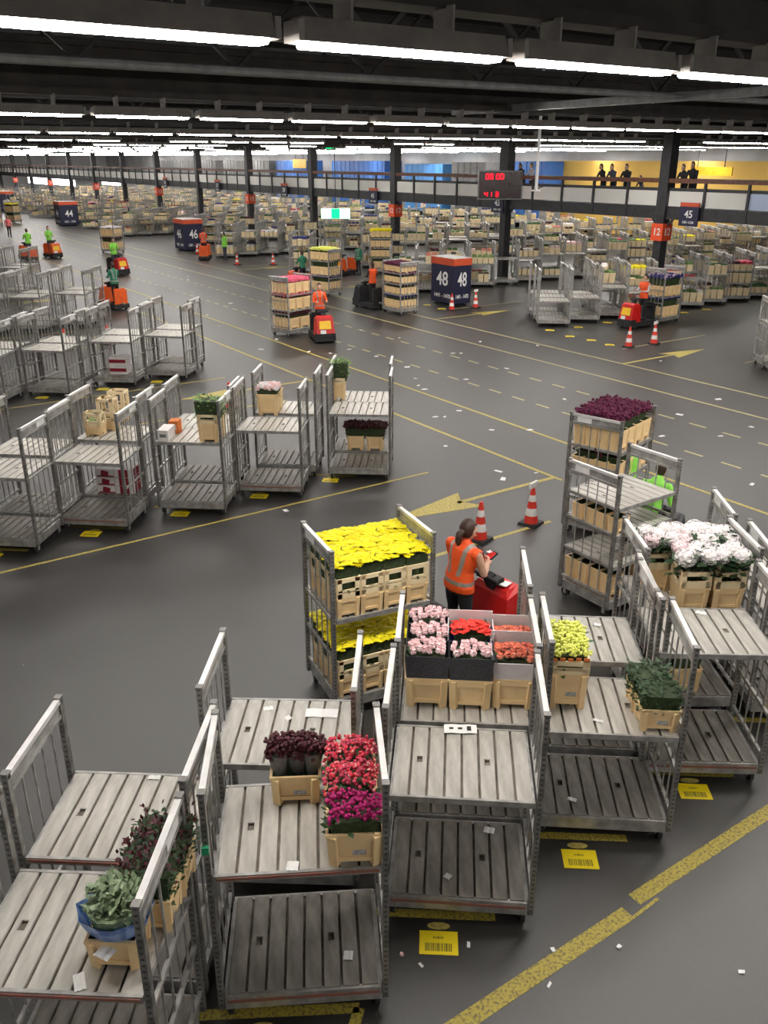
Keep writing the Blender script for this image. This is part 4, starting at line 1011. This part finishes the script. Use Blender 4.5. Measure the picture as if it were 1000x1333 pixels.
loaded(21.44, 37.45, -73, [(ZB, 4, 3, .40, 'f_violet', .25), (.96, 4, 3, .42, 'green_dk', .25), (1.66, 4, 3, .40, 'f_lime', .12)], 'lime-topped trolley by the orange tug')
loaded(21.35, 31.1, -88, [(ZB, 4, 3, .34, 'f_violet', .18), (.86, 4, 3, .28, 'f_burg', .14), (1.30, 4, 3, .28, 'f_plum', .14), (1.74, 3, 2, .28, 'f_plum', .06)], 'four-layer plum trolley near 48 sign')
loaded(28.75, 43.0, -38, [(ZB, 4, 2, .42, 'green', .2), (.92, 4, 2, .4, 'f_burg', .12), (1.46, 4, 2, .4, 'green_dk', .12), (1.98, 4, 2, .38, 'f_yellow', .06)], 'tall cream-stacked trolley by striped driver')
bl = loaded(29.45, 22.83, 5, [(ZB, 4, 3, .42, 'f_violet', .32), (1.08, 4, 3, .42, 'f_violet', .34)], 'blue-flowered trolley with pink top')
bunch(tl(bl, 0, .05, 1.80), 5, 'pale pink blooms lying over the blue flower load', 'spray', 'f_pink', 1.1, .85, .0, .06, 80, .05, 'green_dk', .01, 60, 131)
loaded(19.3, 63.6, -60, [(ZB, 4, 2, .5, 'f_burg', .25), (1.15, 4, 2, .5, 'f_white', .1)], 'cream crate trolley alone in the lanes')
loaded(17.8, 96.0, -60, [(ZB, 4, 2, .5, 'f_rose', .2), (1.1, 4, 2, .6, 'f_coral', .2)], 'distant red-topped trolley in lanes')
loaded(20.5, 100.0, -60, [(ZB, 4, 2, .5, 'green', .2), (1.1, 4, 2, .6, 'f_yellow', .2)], 'distant yellow-topped trolley in lanes')

# ------------------------------------------------------------------ cones
def cone(x, y, lab, cap=False):
    t = thing('traffic_cone', lab, 'cone', (x, y, 0), .3)
    c = MB(); c.box(0, 0, .025, .36, .36, .05, 0, 0, .92); ob('cone_base', c.mesh('cone_base', ['dark']), t)
    c = MB(); prof = [(.13, .05, 0), (.112, .19, 1), (.09, .33, 0), (.07, .46, 1), (.052, .58, 0), (.03, .72, 0)]
    for i in range(len(prof) - 1):
        (r0, z0, m), (r1, z1, _) = prof[i], prof[i + 1]; n_ = 16
        V = [(r_ * math.cos(k * 2 * math.pi / n_), r_ * math.sin(k * 2 * math.pi / n_), z_) for r_, z_ in ((r0, z0), (r1, z1)) for k in range(n_)]
        c.add(V, [(k, (k + 1) % n_, (k + 1) % n_ + n_, k + n_) for k in range(n_)] + ([tuple(range(n_, 2 * n_))] if i == len(prof) - 2 else []), m)
    ob('cone_body', c.mesh('cone_body', ['cone_red', 'cone_white']), t)
    if cap:
        c = MB(); c.box(0, 0, .77, .26, .05, .10); ob('cap_plate', c.mesh('cap_plate', ['cone_white']), t)
cone(9.12, 10.51, 'striped cone behind the woman on the tug'); cone(10.36, 10.54, 'striped cone with white plate on top near the plum trolley', True)
cone(24.31, 20.48, 'striped cone before the red tug with blue load'); cone(25.49, 20.34, 'striped cone with white top before the blue-loaded trolley', True)
cone(24.09, 30.36, 'striped cone at the near corner of sign 48'); cone(25.37, 30.26, 'striped cone with pale top beside sign 48', True)
cone(23.76, 51.82, 'distant striped cone before grey trolleys, nearer sign 46'); cone(25.65, 50.54, 'distant striped cone before grey trolleys, by the green driver'); cone(25.23, 43.05, 'striped cone at the feet of the striped driver')
cone(9.12, 20.9, 'striped cone behind the orange carton, second row'); cone(9.12, 31.3, 'striped cone seen through third row frames'); cone(7.6, 31.3, 'striped cone low between third row frames')
cone(24.3, 59.5, 'pale distant cone at the lane edge near sign 46')

# ------------------------------------------------------------------ tugs and people
def tug(x, y, yaw, color, lab, grp=None):
    t = thing('tow_tug', lab, 'tug', (x, y, 0), R(yaw), grp)
    c = MB(); c.box(0, 0, .17, 1.5, .74, .18, 0, 0, .97); c.box(.62, 0, .3, .3, .7, .12); ob('chassis', c.mesh('chassis', ['dark']), t)
    c = MB()
    P0 = [(.22, -.36, .26), (.76, -.34, .26), (.76, .34, .26), (.22, .36, .26), (.26, -.33, .86), (.62, -.28, .92), (.62, .28, .92), (.26, .33, .86)]; c.hexa(P0)
    c.hexa([(.26, -.33, .86), (.62, -.28, .92), (.62, .28, .92), (.26, .33, .86), (.30, -.26, .95), (.54, -.22, .97), (.54, .22, .97), (.30, .26, .95)])
    h = ob('hood', c.mesh('hood', [color]), t)
    c = MB(); c.hexa([(.727, -.24, .52), (.727, .2, .52), (.722, .2, .52), (.722, -.24, .52), (.665, -.22, .80), (.665, .18, .80), (.655, .18, .80), (.655, -.22, .80)]); ob('yellow_panel', c.mesh('yellow_panel', ['sticker']), h)
    c = MB(); c.hexa([(.765, -.2, .36), (.765, 0, .36), (.75, 0, .36), (.75, -.2, .36), (.74, -.2, .48), (.74, 0, .48), (.72, 0, .48), (.72, -.2, .48)]); ob('white_mark', c.mesh('white_mark', ['white']), h)
    c = MB(); c.bar((.34, 0, .9), (.22, 0, 1.12), .14, .12); c.box(.26, 0, 1.08, .16, .36, .06); c.tube([(.16, -.26, 1.12), (.16, .26, 1.12)], [.025, .025], 8); ob('steering_console', c.mesh('steering_console', ['dark']), t)
    c = MB(); c.box(-.68, 0, .55, .08, .6, .62); c.box(-.62, 0, .84, .1, .5, .16); ob('backrest', c.mesh('backrest', [color if color == 'tug_orange' else 'dark']), t)
    def wheel_mesh():
        c = MB(); c.tube([(0, -.05, 0), (0, .05, 0)], [.11, .11], 12); return c.mesh('wheel', ['dark'])
    for xx, yy in ((.5, .3), (.5, -.3), (-.5, .3), (-.5, -.3)): ob('wheel', cached('wheel', wheel_mesh), t, (xx, yy, .11))
    c = MB(); c.bar((-.75, 0, .3), (-.98, 0, .3), .07, .06); ob('tow_bar', c.mesh('tow_bar', ['galv']), t)
    return t

def person_meshes(key, top, legs, vest, hair='hair', sleeves=None, arms='bar', lean=0.0, voxel=.016, headturn=0.0, long_hair=False, strips=True):
    """one continuous body mesh (remeshed from tapered limbs), a vest shell and hair"""
    def mk():
        prims = []  # (material key, pts, radii)
        le = R(lean); piv = Vector((0, 0, .92))
        def up(p):
            p = Vector(p) - piv; return piv + Vector((p.x * math.cos(le) + p.z * math.sin(le), p.y, p.z * math.cos(le) - p.x * math.sin(le)))
        E_ = lambda *a: a
        prims.append(('top', [up(p) for p in ((0, 0, .84), (0, 0, .95), (0, 0, 1.10), (.01, 0, 1.28), (0, 0, 1.39), (-.01, 0, 1.45))], [E_(.115, .165), E_(.12, .17), E_(.105, .145), E_(.118, .175), E_(.10, .185), E_(.06, .10)]))
        prims.append(('skin', [up((-.005, 0, 1.42)), up((.015, 0, 1.55))], [.052, .05]))
        hc = up((.03, 0, 1.62))
        prims.append(('skin', [hc + Vector((-.01, 0, -.07)), hc + Vector((0, 0, .0)), hc + Vector((-.01, 0, .06))], [E_(.075, .062), E_(.094, .076), E_(.08, .068)]))
        prims.append(('skin', [hc + Vector((.085, 0, .01)), hc + Vector((.108, 0, -.022))], [.011, .016]))          # nose
        prims.append(('skin', [hc + Vector((.06, -.02, -.085)), hc + Vector((.06, .02, -.085))], [.026, .026]))      # chin
        for s in (-1, 1): prims.append(('skin', [hc + Vector((-.005, s * .076, .012)), hc + Vector((-.012, s * .082, -.02))], [.016, .012]))  # ears
        for s in (-1, 1):
            prims.append(('legs', [Vector((0, s * .085, .90)), Vector((.015, s * .095, .66)), Vector((.025, s * .10, .50)), Vector((0, s * .10, .30)), Vector((-.01, s * .10, .09))], [.095, .080, .060, .056, .042]))
            prims.append(('shoe', [Vector((-.04, s * .10, .045)), Vector((.06, s * .105, .045)), Vector((.16, s * .115, .035))], [.042, .044, .034]))
            sh = up((0, s * .185, 1.375))
            if arms == 'bar': el, wr = up((.08, s * .25, 1.12)), Vector((.34, s * .20, 1.13))
            elif arms == 'down': el, wr = up((-.02, s * .245, 1.09)), up((.04, s * .255, .84))
            elif arms == 'rail': el, wr = up((.20, s * .24, 1.16)), up((.36, s * .06, 1.10))
            else: el, wr = up((.10, s * .24, 1.11)), up((.34, s * .07, 1.14))  # reading
            mid = sh.lerp(el, .5)
            prims.append(('sleeve', [sh, mid], [.058, .052])); prims.append(('arm', [mid, el, el.lerp(wr, .4), wr], [.048, .042, .038, .027]))
            d = (wr - el).normalized(); side = Vector((0, -s, 0)); upv = Vector((0, 0, 1))
            palm = wr + d * .05
            prims.append(('skin', [wr, palm, wr + d * .085], [E_(.026, .026), E_(.038, .022), E_(.036, .02)]))
            for fi in range(4):
                o_ = upv * (.024 - .016 * fi); L = (.05, .058, .054, .042)[fi]
                b0 = wr + d * .085 + o_; prims.append(('skin', [b0, b0 + d * L * .5 + side * .012, b0 + d * L * .62 + side * .04], [.0105, .0098, .009]))
            b0 = wr + d * .03 + upv * .028; prims.append(('skin', [b0, b0 + d * .03 + upv * .022 + side * .012, b0 + d * .06 + upv * .014 + side * .03], [.0125, .0115, .010]))
        c = MB()
        for _, pts_, rr in prims: c.tube(pts_, rr, 12, 0, True)
        me = c.mesh('raw', ['skin']); o = bpy.data.objects.new('tmp', me); COL.objects.link(o)
        md = o.modifiers.new('r', 'REMESH'); md.mode = 'VOXEL'; md.voxel_size = voxel; md.use_smooth_shade = True
        ms = o.modifiers.new('s', 'SMOOTH'); ms.factor = .5; ms.iterations = 3 if voxel > .01 else 2
        dg = bpy.context.evaluated_depsgraph_get(); body = bpy.data.meshes.new_from_object(o.evaluated_get(dg)); body.name = 'body'
        bpy.data.objects.remove(o); bpy.data.meshes.remove(me)
        nv = len(body.vertices); co = np.empty(nv * 3); body.vertices.foreach_get('co', co); co = co.reshape(-1, 3)
        nf = len(body.polygons); ce = np.empty(nf * 3); body.polygons.foreach_get('center', ce); ce = ce.reshape(-1, 3)
        best = np.full(nf, 1e9); lab = np.zeros(nf, int); keys = ['top', 'legs', 'skin', 'shoe', 'sleeve', 'arm']
        for kk, pts_, rr in prims:
            for a, b_, ra, rb in zip(pts_[:-1], pts_[1:], rr[:-1], rr[1:]):
                a, b_ = np.array(a), np.array(b_); ab = b_ - a; tt = np.clip(((ce - a) @ ab) / (ab @ ab), 0, 1)
                ra_ = sum(ra) / 2 if isinstance(ra, tuple) else ra; rb_ = sum(rb) / 2 if isinstance(rb, tuple) else rb
                dd = np.linalg.norm(ce - (a + tt[:, None] * ab), axis=1) - (ra_ + (rb_ - ra_) * tt)
                k_ = keys.index(kk); mk_ = dd < best; best[mk_] = dd[mk_]; lab[mk_] = k_
        zc = ce[:, 2]; lab[(lab == 0) & (zc < .90)] = 1
        body.materials.clear()
        for m in (top, legs, 'skin', 'dark', sleeves or top, 'skin' if sleeves == 'skin' or sleeves is None and vest and top == 'skin' else (sleeves or top)): body.materials.append(M[m])
        body.polygons.foreach_set('material_index', lab.astype(np.int32)); body.update()
        vm = None
        if vest:
            nrm = np.empty(nv * 3); body.vertices.foreach_get('normal', nrm); nrm = nrm.reshape(-1, 3)
            sel = np.where(((lab == 0) | ((lab == 4) & (np.abs(ce[:, 1]) < .22))) & (zc > .86) & (zc < 1.47) | ((lab == 1) & (zc > .84) & (np.abs(ce[:, 1]) < .3)))[0]
            mp = {}; V = []; F = []; Mi = []
            for fi in sel:
                f_ = []
                for vi in body.polygons[fi].vertices:
                    if vi not in mp: mp[vi] = len(V); V.append(tuple(co[vi] + nrm[vi] * .014))
                    f_.append(mp[vi])
                F.append(f_); z_, y_ = zc[fi], abs(ce[fi, 1]); Mi.append(1 if strips and (.93 < z_ < .985 or (1.05 < z_ and (abs(y_ - .075 - (z_ - 1.2) * .12) < .022))) else 0)
            vm = bpy.data.meshes.new('vest'); vm.from_pydata(V, [], F); vm.materials.append(M[vest]); vm.materials.append(M['strip']); vm.polygons.foreach_set('material_index', Mi); vm.polygons.foreach_set('use_smooth', [True] * len(F)); vm.update()
        c = MB(); c.tube([hc + Vector((-.045, 0, -.03)), hc + Vector((-.03, 0, .03)), hc + Vector((-.015, 0, .085))], [(.072, .076), (.088, .085), (.078, .072)], 14, 0, True)
        if long_hair:
            c.tube([hc + Vector((-.08, 0, .02)), hc + Vector((-.14, .0, -.02)), hc + Vector((-.15, .01, -.12)), hc + Vector((-.13, .015, -.22))], [.035, .042, .036, .012], 10, 0, True)
            c.tube([hc + Vector((.03, 0, .075)), hc + Vector((.075, 0, .055))], [(.03, .06), (.018, .05)], 10, 0, True)
        hm = c.mesh('hair', [hair], True)
        return body, vm, hm
    return cached(('person', key), mk)
def person(x, y, z, yaw, lab, key, sc=1.0, **kw):
    bm_, vm, hm = person_meshes(key, **kw)
    t = thing('person', lab, 'person', (x, y, z), R(yaw)); t.scale = (sc, sc, sc)
    ob('body', bm_, t)
    if vm: ob('vest', vm, t)
    ob('hair', hm, t); return t
def driver(x, y, yaw, tugcol, lab, tuglab, key, **kw):
    tug(x, y, yaw, tugcol, tuglab); a = R(yaw)
    return person(x - .28 * math.cos(a), y - .28 * math.sin(a), .262, yaw, lab, key, **kw)

# woman on the red tug beside the yellow load
yw = 3
wp = at(600, 690, 1.90); wx, wy = wp.x, wp.y
tug(wx + .30 * math.cos(R(yw)), wy + .30 * math.sin(R(yw)), yw, 'tug_red', 'red tow tug ridden by the woman reading a tablet')
woman = person(wx, wy, .262, yw, 'person in orange vest and ponytail on a tug, reading a handheld', 'woman', top='vest_o', legs='cloth_dk', vest='vest_o', sleeves='skin', arms='read', lean=8, voxel=.0085, long_hair=True, sc=1.0); woman.scale = (1.12, 1.28, 1.0)
hp = off(Vector((wx, wy, 0)), yw, .53, .0)
c = MB(); c.box(0, 0, 0, .19, .13, .018); c.box(0, 0, .010, .16, .10, .004, 1)
tab = ob('handheld', c.mesh('handheld', ['cloth_dk', 'tug_red']), None, (hp.x, hp.y, 1.385)); tab.rotation_euler = (0, R(-25), R(yw)); tag(tab, 'dark handheld with red screen in the woman\'s hands', 'handheld')
sh_ = sheet((hp.x + .05, hp.y + .02, 1.42), yw, 'small white slip on the handheld', .09, .06)
q = off(Vector((wx, wy, 0)), yw, .70, -.12); c = MB(); c.box(0, 0, 0, .20, .15, .008)
nb = ob('order_pad', c.mesh('order_pad', ['paper']), None, (q.x, q.y, .985)); nb.rotation_euler = (0, R(8), R(yw + 20)); tag(nb, 'white order pad lying on the red tug', 'paper')

driver(15.95, 27.75, -108, 'tug_red', 'person in orange vest driving the red tug with pink-topped load', 'red tow tug pulling the pink-topped trolley', 'orange_bar', top='vest_o', legs='cloth_dk', vest='vest_o')
driver(21.5, 39.5, 95, 'tug_orange', 'person in green jacket driving away beside lime-topped load', 'orange tow tug pulling the lime-topped trolley', 'green_bar', top='cloth_gr', legs='cloth_dk', vest=None)
driver(21.5, 33.1, 95, 'cloth_dk', 'person in dark clothes with orange vest ahead of plum load', 'black tow tug pulling the four-layer plum trolley', 'orange_dark', top='cloth_dk', legs='cloth_dk', vest='vest_o', strips=False)
tug(26.8, 43.8, 200, 'tug_orange', 'orange tow tug standing by the striped driver')
person(27.45, 43.3, 0, 190, 'person in dark green striped jacket standing by orange tug', 'striped', top='cloth_gr', legs='cloth_dk', vest='cloth_gr', arms='down')
driver(27.75, 23.1, 182, 'tug_red', 'person in white shirt and orange vest driving blue-flower load', 'red tow tug pulling the blue-flowered trolley', 'white_o', top='cloth_wh', legs='cloth_dk', vest='vest_o', strips=False)
driver(16.0, 51.3, -80, 'tug_red', 'person in lime vest on red tug alone in lanes', 'red tow tug alone in the lanes', 'lime_bar', top='vest_g', legs='jeans', vest='vest_g', strips=False)
driver(15.3, 62.9, -80, 'tug_orange', 'person in lime vest on orange tug far down the lanes', 'orange tow tug far down the lanes', 'lime_bar', top='vest_g', legs='jeans', vest='vest_g', strips=False)
driver(13.5, 62.0, 100, 'tug_orange', 'person in lime vest on tug beside the far orange one', 'orange tug seen from behind by the far orange one', 'lime_bar', top='vest_g', legs='jeans', vest='vest_g', strips=False)
person(16.6, 82.0, 0, -80, 'person in pink-red shirt far down the lanes', 'pink', top='cloth_pink', legs='cloth_dk', vest=None, arms='down')
driver(11.9, 39.3, 100, 'tug_orange', 'person in green vest on orange tug at the fourth row end', 'orange tug with dark back at the fourth row end', 'green_vest', top='cloth_gr', legs='cloth_dk', vest='cloth_gr', strips=True)
driver(23.4, 56.0, 60, 'tug_orange', 'person in orange vest by the 46 sign', 'orange tug by the 46 sign', 'orange_bar', top='vest_o', legs='cloth_dk', vest='vest_o')
person(24.4, 55.0, 0, 120, 'person in lime vest and dark trousers by the 46 sign', 'lime_down', top='vest_g', legs='jeans', vest='vest_g', arms='down', strips=False)
d1 = at(858, 632, 1.55); driver(d1.x, d1.y, 20, 'steel_dark', 'person in lime top bending at the tall shelved trolley', 'dark tug at the head of the plum flower train', 'lime_lean', top='vest_g', legs='cloth_dk', vest=None, lean=24)
d2 = at(833, 588, 1.65); person(d2.x + .3, d2.y + .4, .0, 110, 'person in lime vest standing behind the plum trolley', 'lime_down', sc=1.0, top='vest_g', legs='jeans', vest='vest_g', arms='down', strips=False)
# visitors on the walkway
vis = [(787, 'dark jacket leaning on the handrail', 'vis_dark', 'cloth_dk'), (800, 'blue-grey top leaning beside another visitor', 'vis_blue', 'jeans'), (818, 'dark grey top with folded arms at the handrail', 'vis_dark', 'cloth_dk'), (838, 'dark top, child-sized, at the handrail', 'vis_blue', 'jeans'), (893, 'black coat by the walkway column', 'vis_dark', 'cloth_dk'), (904, 'black coat, taller, by the walkway column', 'vis_dark', 'cloth_dk'), (693, 'white shirt on walkway beside the display', 'vis_white', 'cloth_wh'), (681, 'dark coat on walkway behind the display', 'vis_dark', 'cloth_dk')]
for i, (px, lb, key, top) in enumerate(vis):
    p = at(px, 225, X=XC + .62); person(XC + .62, p.y, 4.272, 180 + (i % 3 - 1) * 12, 'visitor in ' + lb, key, sc=.72 if 'child' in lb else (1.06 if 'taller' in lb else 1.0), top=top, legs='cloth_dk', vest=None, arms='rail', lean=16 if i < 4 else 4)

# ------------------------------------------------------------------ litter on the floor
rs_ = random.Random(77)
c = MB(); c.hexa([(-.05, -.035, 0), (.05, -.03, 0), (.055, .03, .004), (-.045, .035, 0), (-.05, -.035, .003), (.05, -.03, .012), (.055, .03, .016), (-.045, .035, .006)]); SCR = c.mesh('paper_scrap', ['paper'])
def scrap(p, s_, lab='small white paper scrap on the lane floor'):
    o = tag(ob('paper_scrap', SCR, None, (p.x, p.y, .004), rs_.uniform(0, 6)), lab, 'litter', 'paper scraps on the lane floor'); o.scale = (s_, s_ * rs_.uniform(.6, 1.2), 1)
for q in ((649, 614), (655, 624), (545, 502), (607, 494), (698, 616), (553, 507), (541, 493), (567, 543), (579, 543), (598, 535), (580, 581), (490, 464), (357, 507), (455, 455), (372, 665), (408, 700), (530, 478), (862, 568), (978, 556), (938, 568), (979, 631), (864, 603), (735, 520), (860, 470), (795, 400), (300, 395), (380, 420), (235, 350), (245, 360), (330, 370), (360, 442), (402, 458), (250, 380), (245, 364), (215, 372), (600, 460), (660, 480), (700, 450), (520, 440), (470, 430), (430, 460), (340, 455), (270, 410), (285, 425), (760, 560), (885, 540), (935, 520), (820, 530), (690, 560), (640, 560), (590, 460), (625, 445)):
    scrap(at(*q), rs_.uniform(.8, 1.9))
for q, l in (((610, 1231), 'white petal scrap near the scuffed yellow aisle line'), ((548, 1257), 'pale scrap beyond the barcode label'), ((965, 1266), 'white crumb on the dark aisle floor'), ((806, 1233), 'tiny pale crumb by the aisle line end'), ((715, 1283), 'white petal on aisle floor by the yellow line'), ((720, 1237), 'small white petal on the dark aisle floor')):
    scrap(at(*q), .5, l)
c = MB(); rose(c, (0, 0, .012), .02, 0, random.Random(2)); tag(ob('fallen_petal', c.mesh('fallen_petal', ['f_pink']), None, at(523, 1244), 0), 'crushed pink petal fallen on the aisle floor', 'petal')
